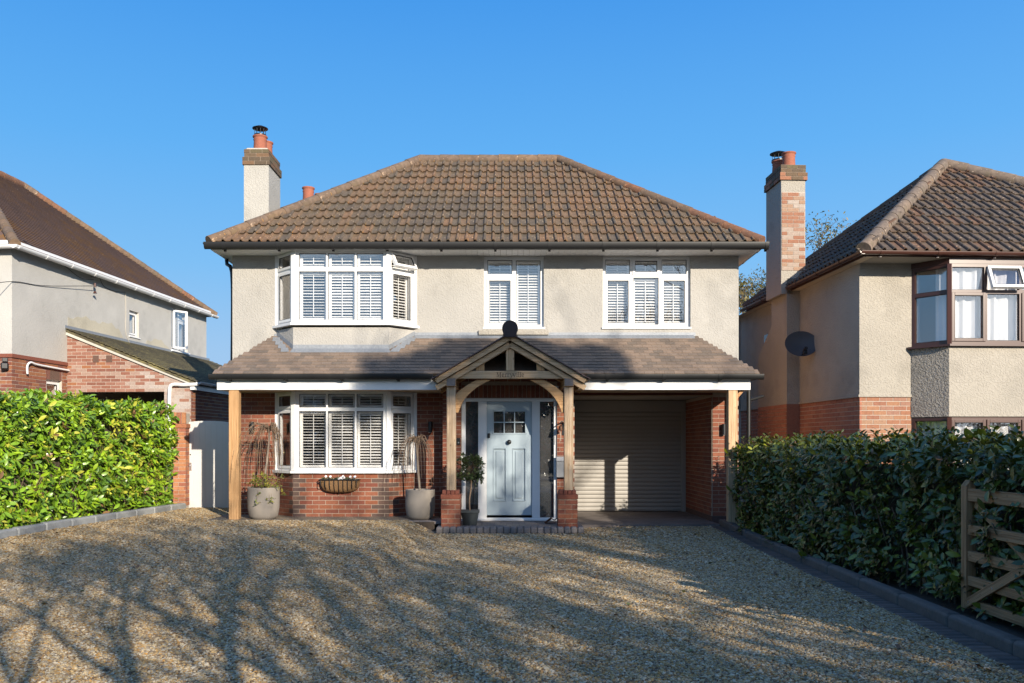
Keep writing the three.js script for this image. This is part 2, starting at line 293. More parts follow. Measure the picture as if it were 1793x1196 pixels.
{ // kerbs: single rounded stones
  const lk = structure(part('kerb', scene)); lk.name = numbered('kerb'); const rk = part('kerb', scene); rk.name = numbered('kerb'); structure(rk);
  const run = (par, f, z0, z1, len, w, h, m, name = 'kerb_stone', dy = 0) => { for (let z = z0; z < z1; z += len) { const zb = Math.min(z1, z + len), xa = f(z), xb = f(zb), L = Math.hypot(xb - xa, zb - z) - .003, g = new RoundedBoxGeometry(w, h, L, 3, Math.min(.035, w / 2.2, h / 2.2)); const o = mesh(name, g, Array.isArray(m) ? pick(m) : m, par); const xm = (xa + xb) / 2, zm = (z + zb) / 2; o.position.set(xm, gy(xm, zm) + h / 2 - .06 + dy + rr(-.003, .003), zm); o.rotation.y = Math.atan2(xb - xa, zb - z) + rr(-.004, .004); } };
  run(lk, z => kL(z) - .02, -1.55, 8, .62, .13, .17, [MT.kerbPale, mat([.36, .37, .37], { map: concMap, bump: grainBump, bs: .003 })]);
  run(rk, z => kR(z) + .03, .45, 12.5, .915, .125, .17, MT.kerb);
  const pv = [mat([.13, .10, .085], { map: grain, bump: grainBump }), mat([.16, .12, .10], { map: grain, bump: grainBump }), mat([.10, .085, .075], { map: grain, bump: grainBump })];
  run(rk, z => kR(z) - .135, .7, 11.5, .108, .2, .06, pv, 'edging_brick', .018);
}

// ------------------------------------------------------------------ main house: walls
const house = thing('detached_house', 'cream rendered two-storey house with bay windows, oak porch and brown tiled hipped roof', 'house');
const XL = -4.862, XR = 4.06, SOF = 4.745;
const houseBricks = new Pieces('brick', 'brickwork');
const W2 = { x0: U(847.5, -.06), x1: U(952, -.06), y0: V(577, -.06), y1: V(449.5, -.06) };
const W3 = { x0: U(1055, -.06), x1: U(1208, -.06), y0: V(577, -.06), y1: V(449.5, -.06) };
const BAY = [[-4.077, 0], [-3.69, .42], [-2.047, .42], [-1.65, 0]];
const upper = mesh('wall', plate([[XL, 2.6], [XR, 2.6], [XR, SOF], [XL, SOF]], [[-3.98, -1.75, 2.95, 4.72], [W2.x0, W2.x1, W2.y0, W2.y1], [W3.x0, W3.x1, W3.y0, W3.y1]], -.28, 0), MT.render, house);
mesh('wall', [bx(XL, XL + .28, 0, SOF, -5.6, -.281), bx(XL + .281, XR - .281, 0, SOF, -5.6, -5.32)], MT.render, house);
mesh('wall', [bx(XR - .28, XR, 2.3, SOF, -5.6, -.281), bx(3.603, XR, 0, 2.299, -5.6, -.281)], mat([.66, .41, .25], { map: castTone, bump: grainBump, bs: .004 }), house);  // unseen right wall: orange put into its colour to bounce warm light next door
mesh('floor', [bx(XL + .281, XR - .281, 2.62, 2.75, -5.319, -.281), bx(XL + .281, 1.0, .02, .1, -5.319, .0)], MT.inner, house);
mesh('ceiling', bx(XL + .281, XR - .281, 4.70, 4.743, -5.319, -.281), MT.inner, house);
mesh('inner_wall', [bx(-1.15, -1.05, .1, 2.6, -5.3, -.281), bx(-1.0, -.9, 2.75, 4.7, -5.3, -.281), bx(.75, .85, 2.75, 4.7, -5.3, -.281), bx(XL + .29, 1.0, .1, 2.61, -3.6, -3.5), bx(XL + .29, XR - .29, 2.76, 4.69, -3.6, -3.5)], MT.inner, house);
const wallA = mesh('wall', [bx(XL, -4.078, 0, 2.6, -.28, 0)], MT.mortar, house);
layBricks(houseBricks, wallA, [XL, .15, 0], 0, -4.078 - XL, 2.18, BR_MAIN, { prio: 1.2 });
const wallB = mesh('wall', [bx(-1.649, -1.131, 0, 2.6, -.28, 0)], MT.mortar, house);
layBricks(houseBricks, wallB, [-1.649, .15, 0], 0, .518, 2.18, BR_MAIN, { prio: 1.0 });
// bay, ground floor: brick apron with dark quoins
const dU = (c, w) => c < .21 || c > w - .21;
const bayBase = mesh('bay_wall', prism(BAY.concat([[-1.65, -.27], [-4.077, -.27]]), 0, .925), MT.mortar, house);
layBricks(houseBricks, bayBase, [-3.69, .165, .42], 0, 1.643, .76, BR_MAIN, { prio: 2, tone: (c, v, r) => dU(c, 1.643) && (r % 2 ? c < .12 || c > 1.52 : true) ? pick(BR_DARK) : (R() < .05 ? pick(BR_DARK) : null) });
layBricks(houseBricks, bayBase, [-4.077, .165, 0], Math.atan2(-.42, .387), .571, .76, BR_MAIN, { prio: 1.4, phase: 1, tone: (c, v, r) => c > .36 && r % 2 ? pick(BR_DARK) : null });
layBricks(houseBricks, bayBase, [-2.047, .165, .42], Math.atan2(.42, .397), .578, .76, BR_MAIN, { prio: 1.6, phase: 1, tone: (c, v, r) => c < .21 && r % 2 ? pick(BR_DARK) : null });
mesh('bay_apron', prism(BAY.concat([[-1.65, -.1], [-4.077, -.1]]), 2.345, 3.425), MT.render, house);
// entrance hall front
const HZ = .35, DX0 = U(808, HZ), DX1 = U(975, HZ), DY0 = .1, DY1 = V(697, HZ);
const hall = mesh('hall_wall', [plate([[-1.13, 0], [1.14, 0], [1.14, 2.6], [.72, 3.02], [-.72, 3.02], [-1.13, 2.6]], [[DX0, DX1, DY0, DY1]], HZ - .22, HZ), bx(-1.13, -1.0, 0, 2.6, -.0, HZ - .221), bx(1.01, 1.14, 0, 2.6, -2.4, HZ - .221)], MT.mortar, house);
layBricks(houseBricks, hall, [-1.13, .1, HZ], 0, 2.27, 2.9, BR_MAIN, { prio: 1.3, holes: [[DX0 + 1.13, DX1 + 1.13, -.1, DY1 - .1 + .225]], top: u => 2.45 + .9 * (1 - Math.abs(u - 1.135) / 1.135) });
soldiers(houseBricks, hall, [DX0, DY1 + .004, HZ], 0, DX1 - DX0, BR_MAIN, 1.5);
mesh('hall_floor', bx(-1.0, 1.0, .02, .098, -3.5, HZ - .23), MT.inner, house);
// garage recess
const pier = mesh('wall', [bx(3.603, XR, 0, 2.6, -.28, 0)], MT.mortar, house);
layBricks(houseBricks, pier, [3.603, .16, 0], 0, XR - 3.603, 2.14, BR_MAIN, { prio: 1.6 });
layBricks(houseBricks, pier, [3.603, .16, -2.29], -Math.PI / 2, .001, .001, BR_MAIN);
layBricks(houseBricks, pier, [3.603, .16, -2.28], -Math.PI / 2, 0, 0, BR_MAIN);
{ const inner = mesh('garage_side_wall', bx(3.59, 3.6029, 0, 2.3, -2.4, -.01), MT.mortar, house); layBricks(houseBricks, inner, [3.59, .16, -2.3], -Math.PI / 2, 2.28, 2.1, BR_MAIN, { prio: .7 }); }
mesh('plinth', bx(3.585, XR + .01, 0, .155, -2.28, .022), BR_DARK[1], house);
mesh('lintel', bx(1.141, 3.602, V(692, 0), 2.6, -.27, .0), BR_MAIN[3], house);
mesh('lintel_trim', bx(1.141, 3.602, V(692, 0) - .018, V(692, 0) - .001, -.02, .03), MT.oakGrey, house, 'x');
mesh('garage_ceiling', bx(1.141, 3.602, 2.31, 2.4, -2.4, -.271), MT.inner, house);
{ const gd = part('garage_door', house, [0, 0, -2.3]); mesh('housing', cb(1.145, 3.58, 2.08, 2.3, -.2, .06, .01), MT.garage, gd);
  mesh('guide_rail', bx(3.5, 3.585, .06, 2.08, -.05, .04), MT.garage, gd); mesh('guide_rail', bx(1.145, 1.23, .06, 2.08, -.05, .04), MT.garage, gd);
  const prof = new THREE.Shape(); prof.moveTo(-.012, .004); prof.lineTo(0, .004); prof.quadraticCurveTo(.016, .0415, 0, .079); prof.lineTo(-.012, .079); prof.closePath();
  const sl = new THREE.ExtrudeGeometry(prof, { depth: 2.269, bevelEnabled: false, curveSegments: 5 }); sl.rotateY(Math.PI / 2); sl.rotateY(Math.PI); sl.translate(0, 0, 0);
  const sg = uvMetres(prep(sl), 'x'); sg.computeBoundingBox(); const bb = sg.boundingBox; sg.translate(1.2305 - bb.min.x, 0, -bb.max.z - .0);
  for (let y = .07, i = 0; y < 2.07; y += .0835, i++) { const o = shadow(new THREE.Mesh(sg, MT.garage)); o.name = 'slat'; o.position.set(0, y, .015); gd.add(o); }
  mesh('backing', bx(1.2, 3.55, .07, 2.1, -.04, -.03), MT.inner, gd); }
structure(mesh('garage_apron', [prism([[1.15, -2.3], [3.59, -2.3], [3.59, .6], [1.15, .66]], -.02, .062)], MT.apron));
structure(stuffless(mesh('bay_paving', bx(-4.9, -1.2, 0, .158, -.2, 1.2), MT.soil)));
function stuffless(o) { return o; }
{ const pv = [mat([.27, .235, .22], { map: grain, bump: grainBump }), mat([.22, .19, .185], { map: grain, bump: grainBump }), mat([.30, .25, .22], { map: grain, bump: grainBump })], gs = [[], [], []];
  for (let z = .46, k = 0; z < 1.14; z += .106, k++) for (let x = -4.95 - (k % 2) * .1; x < -1.22; x += .206) gs[Math.floor(R() * 3)].push(cb(x, x + .2, .12, .168 + rr(-.002, .002), z, z + .1, .006));
  for (let z = .46; z < .47; z++);
  const host = scene.getObjectByName('bay_paving'); gs.forEach((g, i) => stuff(mesh('paver', g, pv[i], host))); }

// ------------------------------------------------------------------ main house: hipped pantile roof
const clay = cols => cols.map(c => mat(c, { map: clayMap, bump: grainBump, bs: .003, rough: .92 }));
const TILE = clay([[.403, .293, .194], [.344, .266, .188], [.455, .313, .202], [.305, .252, .192], [.416, .286, .182], [.273, .224, .175], [.481, .307, .188]]);
const TILE_HIP = clay([[.44, .33, .25], [.48, .34, .23], [.40, .30, .23]]);
const TILE_HIP_RED = clay([[.50, .27, .17], [.46, .29, .19], [.42, .30, .21], [.55, .28, .16]]);
const TILE_GREY = clay([[.306, .243, .198], [.270, .221, .189], [.342, .252, .189], [.252, .207, .180], [.378, .234, .162]]);
function pantile(w, L, tilt = .038) {
  const k = w / .152, prof = [[0, .006], [.02, 0], [.06, 0], [.094, .003], [.099, .018], [.108, .031], [.122, .036], [.136, .031], [.147, .018], [.154, .002]].map(([x, z]) => [x * k, z * Math.min(1.2, k)]);
  const geos = [];
  for (let v = 0; v < 5; v++) {
    const pos = [], zt = y => .012 + tilt * (1 - y / L), y0 = -.03, q = (a, b, c, d) => pos.push(...a, ...b, ...c, ...a, ...c, ...d);
    for (let i = 0; i < prof.length - 1; i++) { const [xa, za] = prof[i], [xb, zb] = prof[i + 1];
      q([xa, y0, za + zt(y0)], [xb, y0, zb + zt(y0)], [xb, L, zb + zt(L)], [xa, L, za + zt(L)]);
      q([xa, y0, za + zt(y0) - .016], [xb, y0, zb + zt(y0) - .016], [xb, y0, zb + zt(y0)], [xa, y0, za + zt(y0)]); }
    const g = new THREE.BufferGeometry(); g.setAttribute('position', new THREE.Float32BufferAttribute(pos, 3)); g.computeVertexNormals(); uvMetres(g, null, v * .83, v * .57); geos.push(g);
  }
  return geos;
}
const frameOf = (o, u, v) => { const X = u.clone().normalize(), Y = v.clone().normalize(), Z = X.clone().cross(Y).normalize(); return M4().makeBasis(X, Y, Z).setPosition(o); };
function pantileSlope(set, parent, o, u, v, cols, rows, w, gauge, inside, mats, prio) {
  const geos = pantile(w, gauge + .04), F = frameOf(o, u, v);
  for (let r = 0; r < rows; r++) for (let c = 0; c < cols; c++) { const x = c * w, y = r * gauge; if (!inside(x + w / 2, y + gauge * .5)) continue;
    const nz = .5 + .25 * Math.sin(x * 1.1 + 1.3 * Math.sin(y * 1.7)) + .25 * Math.sin(x * .43 + y * 1.3 + 2), mi = R() < .45 ? Math.floor(R() * mats.length) : Math.min(mats.length - 1, Math.max(0, Math.floor((1 - nz) * mats.length + rr(-1, 1)))), order = mats.length === 7 ? [6, 2, 4, 0, 1, 3, 5] : [4, 2, 0, 1, 3]; set.add(parent, pick(geos), mats[order[mi]], F.clone().multiply(M4().makeTranslation(x + rr(-.004, .004), y + rr(-.009, .009), rr(-.003, .006))).multiply(M4().makeRotationZ(rr(-.014, .014))), prio(x, y)); }
}
function hipTiles(parent, a, b, r, len, mats, name = 'hip_tile') {
  const A = V3(...a), B = V3(...b), d = B.clone().sub(A), n = Math.round(d.length() / len), L = d.length() / n, q = new THREE.Quaternion().setFromUnitVectors(V3(0, 1, 0), d.clone().normalize());
  const gs = [0, 1, 2].map(i => { const g = new THREE.CylinderGeometry(r * .97, r * 1.06, L + .02, 14); uvMetres2(g, null, i * .6); return g; });
  for (let i = 0; i < n; i++) { const o = shadow(new THREE.Mesh(pick(gs), pick(mats))); o.name = name; o.position.copy(A).addScaledVector(d, (i + .5) / n); o.position.y += rr(-.004, .004); o.quaternion.copy(q); parent.add(o); }
}
{
  const ze = .54, xa = -5.11, xb = 4.33, ye = 4.845, a = 3.3, yr = 7.29, zr = ze - a, zb = ze - 2 * a;
  const roof = mesh('roof', [quadSheet([xa, ye, ze], [xb, ye, ze], [xb - a, yr, zr], [xa + a, yr, zr], .05), quadSheet([xb, ye, zb], [xa, ye, zb], [xa + a, yr, zr], [xb - a, yr, zr], .05),
    quadSheet([xa, ye, zb], [xa, ye, ze], [xa + a, yr, zr], [xa + a, yr, zr], .05), quadSheet([xb, ye, ze], [xb, ye, zb], [xb - a, yr, zr], [xb - a, yr, zr], .05)], TILE[5], house);
  const set = new Pieces('roof_tile', 'roof_tiling'), L = Math.hypot(a, yr - ye), w = .1525, gauge = L / 12;
  pantileSlope(set, roof, V3(xa, ye, ze), V3(1, 0, 0), V3(0, yr - ye, -a), 62, 12, w, gauge, (x, y) => { const f = y / L * a; return x > f - .03 && x < xb - xa - f + .03; }, TILE, (x, y) => 10 - y + R() * .5);
  set.emit();
  hipTiles(roof, [xa + .02, ye + .03, ze - .02], [xa + a, yr + .05, zr], .095, .40, TILE_HIP);
  hipTiles(roof, [xb - .02, ye + .03, ze - .02], [xb - a, yr + .05, zr], .095, .40, TILE_HIP_RED);
  hipTiles(roof, [xa + a, yr + .035, zr], [xb - a, yr + .035, zr], .105, .42, [...TILE_HIP, TILE_HIP_RED[2]], 'ridge_tile');
  hipTiles(roof, [xa + .02, ye + .03, zb], [xa + a, yr + .04, zr], .1, .5, TILE_HIP); hipTiles(roof, [xb - .02, ye + .03, zb], [xb - a, yr + .04, zr], .1, .5, TILE_HIP);
  // soffit boards, fascia, gutter
  const so = part('soffit', house);
  const sb = uvMetres(prep(bx(-.0485, .0485, 0, .012, 0, .50)), 'z');
  for (let x = xa + .1; x < xb - .05; x += .1005) { const o = shadow(new THREE.Mesh(sb, MT.white)); o.name = 'soffit_board'; o.position.set(x, SOF, .001); so.add(o); }
  mesh('soffit_panel', [bx(xa + .05, XL - .001, SOF + .002, SOF + .014, zb + .1, -.001), bx(XR + .001, xb - .05, SOF + .002, SOF + .014, zb + .1, -.001)], MT.white, so);
  mesh('fascia', [bx(xa + .04, xb - .04, SOF - .012, SOF + .10, .502, .52), bx(xa + .04, xa + .058, SOF - .012, SOF + .1, zb + .1, .5015), bx(xb - .058, xb - .04, SOF - .012, SOF + .1, zb + .1, .5015)], MT.white, house);
  gutterX(house, xa - .04, xb + .05, ye - .002, .585, .062, MT.blackPlastic, 1.85); gutterZ(house, xa - .01, zb, .6, ye - .005, .058, MT.blackPlastic); gutterZ(house, xb + .02, zb, .6, ye - .005, .058, MT.blackPlastic);
  mesh('downpipe', tube([[XL - .2, 4.76, -.3], [XL - .19, 4.66, -.28], [XL - .09, 4.58, -.2], [XL - .06, 4.4, -.18], [XL - .06, 2.5, -.18], [XL - .06, .2, -.18]], .034, .034, 40, 8), MT.blackPlastic, house);
}
function gutterShape(r, deep = 1) { const s = new THREE.Shape(); s.absellipse(0, 0, r, r * deep, Math.PI, 2 * Math.PI, false); s.absellipse(0, 0, r - .007, r * deep - .007, 2 * Math.PI, Math.PI, true); s.closePath(); return s; }
function gutterX(parent, x0, x1, y, z, r, m, deep = 1) {
  const g = new THREE.ExtrudeGeometry(gutterShape(r, deep), { depth: x1 - x0, bevelEnabled: false, curveSegments: 8 }); g.rotateY(Math.PI / 2); g.translate(x0, y, z); const o = mesh('gutter', g, m, parent, 'x');
  for (let x = x0 + .3; x < x1; x += .92) { const b = new THREE.ExtrudeGeometry(gutterShape(r + .006, deep), { depth: .06, bevelEnabled: false, curveSegments: 8 }); b.rotateY(Math.PI / 2); b.translate(x, y, z); mesh('bracket', [b, bx(x + .01, x + .05, y - r * deep - .025, y - .02, z - r - .02, z - r + .02)], m, o); }
}
function gutterZ(parent, x, z0, z1, y, r, m, step = .95) {
  const g = new THREE.ExtrudeGeometry(gutterShape(r), { depth: z1 - z0, bevelEnabled: false, curveSegments: 8 }); g.translate(x, y, z0); const o = mesh('gutter', g, m, parent, 'z');
  for (let z = z0 + .4; z < z1; z += step) { const b = new THREE.ExtrudeGeometry(gutterShape(r + .007), { depth: .07, bevelEnabled: false, curveSegments: 8 }); b.translate(x, y, z); mesh('bracket', b, m, o); }
}

// ------------------------------------------------------------------ canopy roof along the front
{
  const ze = 1.08, ye = 2.575, yt = 3.315, xa = -4.84, xb = 4.1, ta = -4.1, tb = 3.27, L = Math.hypot(ze, yt - ye);
  const canopyMats = [[.24, .175, .13], [.20, .15, .115], [.27, .195, .145], [.18, .14, .11], [.25, .185, .14]].map(c => mat(c, { map: grain, bump: grainBump, bs: .003, rough: .8 }));
  const can = mesh('canopy_roof', [quadSheet([xa, ye, ze], [xb, ye, ze], [tb, yt, 0], [ta, yt, 0], .03), quadSheet([xa, ye, 0], [xa, ye, ze], [ta, yt, 0], [ta, yt, 0], .02), quadSheet([xb, ye, ze], [xb, ye, 0], [tb, yt, 0], [tb, yt, 0], .02)], canopyMats[3], house);
  const set = new Pieces('plain_tile', 'plain_tiling'), F = frameOf(V3(xa, ye, ze), V3(1, 0, 0), V3(0, yt - ye, -ze)), g = [0, 1, 2, 3].map(i => uvMetres(prep(bx(-.0805, .0805, -.02, .13, -.006, .006)), null, i * .31, i * .77));
  const rows = 13, ga = L / rows;
  for (let r = 0; r < rows; r++) {
    const f = (r + .25) / rows, z = ze * (1 - f), lo = (ta - xa) * f + .0, hi = (xb - xa) - (xb - tb) * f;
    for (let c = -1; c < 58; c++) {
      let x0 = c * .1645 + (r % 2) * .082, x1 = x0 + .161; x0 = Math.max(x0, lo - .03); x1 = Math.min(x1, hi + .03); if (x1 - x0 < .035) continue;
      const xm = xa + (x0 + x1) / 2, zz = ze * (1 - (r + .6) / rows);
      if (zz < .42 && xm > -3.69 + -(.42 - zz) * .92 && xm < -2.047 + (.42 - zz) * .94) continue;
      if (Math.abs(xm - .03) < 1.18 - (ye + f * .74 - 2.5) * 1.62) continue;                 // under the porch roof
      set.add(can, pick(g), pick(canopyMats), F.clone().multiply(M4().makeTranslation((x0 + x1) / 2, r * ga, .016 + rr(0, .002))).multiply(M4().makeRotationX(-.09)).multiply(M4().makeRotationZ(rr(-.006, .006))).multiply(M4().makeScale((x1 - x0) / .161, 1, 1)), (xm > 1.2 ? 3 : 2) - f * .4 + R() * .6);
    }
  }
  set.emit();
  // lead flashings
  const yAt = z => yt - z * (yt - ye) / ze;
  const fl = [bx(ta - .02, -4.08, yt - .03, yt + .05, .001, .012), bx(-1.648, tb + .03, yt - .02, yt + .075, .001, .012)];
  fl.push(quadSheet([-1.65, yAt(.1) + .03, .1], [tb, yAt(.1) + .03, .1], [tb, yt + .03, .012], [-1.65, yt + .03, .012], .004));
  const yb = yAt(.42);
  fl.push(bx(-3.69, -2.047, yb - .02, yb + .10, .421, .432), quadSheet([-3.72, yAt(.53) + .034, .53], [-2.01, yAt(.53) + .034, .53], [-2.04, yb + .034, .433], [-3.70, yb + .034, .433], .004));
  const side = (p, q, s) => { const n = V3(s * .73, 0, .68).multiplyScalar(.006), A = V3(p[0], yAt(p[1]) - .01, p[1]).add(n), B = V3(q[0], yAt(q[1]) - .01, q[1]).add(n), C = B.clone().setY(B.y + .11), D = A.clone().setY(A.y + .11); const o = [A, B, C, D].map(v => v.toArray()); fl.push(s < 0 ? quadSheet(o[0], o[1], o[2], o[3], .004) : quadSheet(o[1], o[0], o[3], o[2], .004)); };
  side([-4.077, 0], [-3.69, .42], -1); side([-1.65, 0], [-2.047, .42], 1);
  for (let i = 0; i < 4; i++) { const t = i / 4, x = -3.72 - .3 * t, z = .45 - .42 * t; fl.push(quadSheet([x - .16, yAt(z + .06) + .035, z + .06], [x - .02, yAt(z + .06) + .035, z + .06], [x - .06, yAt(z - .05) + .04, z - .05], [x - .18, yAt(z - .05) + .04, z - .05], .004)); const xr = -2.02 + .3 * t; fl.push(quadSheet([xr + .0, yAt(z + .06) + .035, z + .06], [xr + .16, yAt(z + .06) + .035, z + .06], [xr + .18, yAt(z - .05) + .04, z - .05], [xr + .05, yAt(z - .05) + .04, z - .05], .004)); }
  mesh('lead_flashing', fl, MT.lead, can);
  const fy0 = V(682.5, 1.02), fy1 = V(665, 1.02) + .03;
  mesh('fascia', [bx(U(380, 1.02), U(764, 1.02), fy0, fy1, 1.0, 1.022), bx(U(380, 1.02), U(380, 1.02) + .02, fy0, fy1, .01, .999)], MT.white, house);
  mesh('fascia', [bx(U(1024, 1.02), U(1314, 1.02), fy0, fy1, 1.0, 1.022), bx(U(1314, 1.02) - .02, U(1314, 1.02), fy0, fy1, .01, .999)], MT.white, house);
  mesh('canopy_soffit', [bx(U(382, 1.02), -1.14, fy0 + .01, fy0 + .025, .005, .995), bx(1.15, U(1312, 1.02), fy0 + .01, fy0 + .025, .005, .995)], MT.oakGrey, house, 'x');
  gutterX(house, xa - .05, U(758, 1.1), ye - .008, 1.125, .052, MT.blackPlastic, 1.75); gutterX(house, U(1028, 1.1), xb + .07, ye - .008, 1.125, .052, MT.blackPlastic, 1.75);
  mesh('downpipe', [rod([xb - .0, 2.5, .5], [xb - .0, .2, .5], .034), rod([xb, 2.52, .5], [xb + .02, 2.52, .9], .03), rod([xb, 2.17, .5], [xb + .3, 2.25, .3], .03)], MT.blackPlastic, house);
  const px0 = U(403, .92), px1 = U(420, .92);
  mesh('canopy_post', cb(px0, px1, .15, fy0 - .001, .85, 1.0, .008), MT.oak, house, 'y');
  mesh('canopy_post', cb(U(1273.5, .92), U(1289.5, .92), 0, fy0 - .001, .85, 1.0, .008), MT.oakPale, house, 'y');
  mesh('canopy_brace', beam([U(1289, .92), 2.19], [U(1289, .92) + .1, 2.31], .05, .88, .94), MT.gateWood, house);
}

// ------------------------------------------------------------------ oak porch
{
  const po = part('porch', house), Z = 1.3, x = p => U(p, Z), y = p => V(p, Z);
  for (const [a, b, s] of [[773.5, 806, -1], [977, 1010, 1]]) {
    const x0 = x(a), x1 = x(b), xm = (x0 + x1) / 2, w = x1 - x0, z1 = Z + .1, z0 = z1 - w, yb = .1, yt = V(857, Z), key = part('brick_base', po);
    const core = mesh('mortar', bx(x0 + .004, x1 - .004, yb, yt - .157, z0 + .004, z1 - .004), MT.mortar, key);
    const set = houseBricks, h = .4;
    const yc = yt - .158 - .075 * 6; layBricks(set, key, [x0, yc, z1], 0, w, .45, BR_MAIN, { prio: 2.2 }); layBricks(set, key, [x1, yc, z1], Math.PI / 2, w, .45, BR_MAIN, { prio: 1, phase: 1 }); layBricks(set, key, [x0, yc, z0], -Math.PI / 2, w, .45, BR_MAIN, { prio: 1, phase: 1 });
    mesh('plinth_course', cb(x0 - .012, x1 + .012, yt - .155, yt - .075, z0 - .012, z1 + .012, .012), BR_MAIN[1], key);
    for (let i = 0; i < 4; i++) mesh('brick_on_edge', cb(x0 + .012 + i * (w - .024) / 4, x0 + .006 + (i + 1) * (w - .024) / 4, yt - .075, yt - .008, z0 + .01, z1 - .012, .01), BR_MAIN[3], key);
    const pa = s < 0 ? x(782) : x(988), pb = s < 0 ? x(798) : x(1004);
    mesh('post', cb(pa, pb, yt - .02, y(677), Z - .14, Z - .002, .008), MT.oakGrey, po, 'y');
    const wp = mesh('wall_plate', cb(pa - .002, pb + .002, y(677) + .001, y(662), HZ + .01, Z + .05, .008), MT.oak, po, 'z'); mesh('end_grain', bx(pa + .004, pb - .004, y(676), y(663), Z + .0505, Z + .053), MT.endGrain, wp);
    // curved brace
    const sh = new THREE.Shape(), q = s < 0 ? [[798, 722], [798, 690], [832, 668], [835, 665], [858, 665], [820, 682], [802, 722]] : [[988, 722], [988, 690], [955, 668], [952, 665], [929, 665], [967, 682], [984, 722]];
    const P = q.map(([a, b]) => [x(a), y(b)]); sh.moveTo(...P[0]); sh.lineTo(...P[1]); sh.quadraticCurveTo(x(s < 0 ? 812 : 974), y(676), ...P[3]); sh.lineTo(...P[4]); sh.quadraticCurveTo(x(s < 0 ? 812 : 974), y(684), ...P[6]); sh.closePath();
    mesh('brace', new THREE.ExtrudeGeometry(sh, { depth: .07, bevelEnabled: true, bevelSize: .004, bevelThickness: .004, bevelSegments: 1, curveSegments: 10 }).translate(0, 0, Z - .12), MT.oak, po, 'x');
    // rafters: barge board, inner rafter, tiles
    const ax = x(893), ay = y(588), ex = s < 0 ? x(764) : x(1024.5), ey = y(664);
    mesh('barge_board', beam([ex, ey - .035], [ax - s * -.0, ay - .035], .088, Z + .075, Z + .115), MT.oakPale, po);
    const dx = (ax - ex), dy = (ay - ey), l = Math.hypot(dx, dy), nx = -dy / l * s * -1, ny = -Math.abs(dx) / l;
    mesh('rafter', beam([ex + .0, ey - .145], [ax, ay - .145], .085, Z - .06, Z + .05), MT.oakPale, po);
    mesh('rafter', beam([ex + .0, ey - .145], [ax, ay - .145], .085, .45, .52), MT.oak, po);
    const sl = mesh('porch_roof', beam([ex - s * -.05, ey + .003 - .03], [ax, ay + .0], .012, HZ - .3, Z + .1, .002), MT.oakGrey, po);
    const tm = mat([.13, .085, .075], { map: grain, bump: grainBump, rough: .8 });
    for (let i = 0; i < 13; i++) { const t = i / 13, X0 = ex + dx * t + s * .05 * (1 - t), Y0 = ey + dy * t - .03 * (1 - t); const g = obox(.155, .014, Z + .17 - (HZ - .34), .003); g.rotateZ(Math.atan2(dy, dx) + (s < 0 ? -.09 : .09)); g.translate(X0 + dx / l * .05, Y0 + Math.abs(dy) / l * .05 + .03, (Z + .17 + HZ - .34) / 2); mesh('tile_course', g, tm, sl); }
  }
  const tie = mesh('tie_beam', cb(x(799), x(987), y(663), y(649.5), Z - .09, Z + .012, .006), MT.oakPale, po, 'x');
  mesh('king_post', cb(x(886), x(900.5), y(649), y(602), Z - .07, Z + .006, .006), MT.oakPale, po, 'y');
  mesh('strut', cb(x(833.5), x(848), y(649), y(626), Z - .07, Z - .004, .006), MT.oak, po, 'y'); mesh('strut', cb(x(939.5), x(953.5), y(649), y(626), Z - .07, Z - .004, .006), MT.oak, po, 'y');
  for (const [px, py] of [[838, 652], [845, 652], [890, 652], [896, 652], [944, 652], [950, 652], [842, 661], [850, 661], [938, 661], [946, 661]]) mesh('oak_peg', rod([x(px), y(py), Z - .02], [x(px), y(py), Z + .017], .008), MT.oakGrey, tie);
  const font = await new FontLoader().loadAsync('fonts/droid/droid_serif_regular.typeface.json');
  const tg = new TextGeometry('Merryville', { font, size: .075, depth: .006, curveSegments: 3 }); tg.computeBoundingBox(); const tw = tg.boundingBox.max.x; tg.scale((x(917.5) - x(869)) / tw, 1, 1); tg.translate(x(869), y(660.2), Z + .0085);
  mesh('lettering', tg, MT.carved, tie);
  // rounded ridge end
  const rt = mat([.045, .026, .024], { map: grain, bump: grainBump, rough: .75 }), rs = new THREE.Shape(); rs.absarc(0, 0, .122, -Math.PI * .22, Math.PI * 1.22, false); rs.lineTo(-.07, -.135); rs.lineTo(.07, -.135); rs.closePath();
  mesh('ridge_end', new THREE.ExtrudeGeometry(rs, { depth: .03, bevelEnabled: true, bevelSize: .006, bevelThickness: .006, bevelSegments: 2 }).translate(x(893), y(577.5), Z + .16), rt, po);
  for (let i = 0; i < 4; i++) { const g = new THREE.CylinderGeometry(.118, .112, .42, 16); g.rotateX(Math.PI / 2); g.translate(x(893), y(577.5), Z - .05 - i * .4); mesh('ridge_tile', g, rt, po); }
  // lantern glow is off by day: small ceiling fitting and camera above the door
  mesh('ceiling_fitting', cyl(.03, .045, .03, x(979), y(672) - .02, .6, 14), MT.white, po);
  // step of bullnose pavers
  const st = part('door_step', house), pm = [mat([.20, .18, .175], { map: grain, bump: grainBump }), mat([.17, .155, .155], { map: grain, bump: grainBump }), mat([.23, .20, .185], { map: grain, bump: grainBump })];
  mesh('bed', bx(-1.13, 1.13, 0, .085, .30, 1.42), MT.soil, st);
  const zf = 1.55, bn = new RoundedBoxGeometry(.104, .11, .2, 3, .03), bg = [0, 1, 2].map(i => { const g = bn.clone(); return uvMetres2(g, null, i * .7); });
  for (let i = 0; i < 22; i++) { const o = shadow(new THREE.Mesh(pick(bg), pick(pm))); o.name = 'bullnose_paver'; o.position.set(-1.15 + .0535 + i * .1072, .05, zf - .1); st.add(o); }
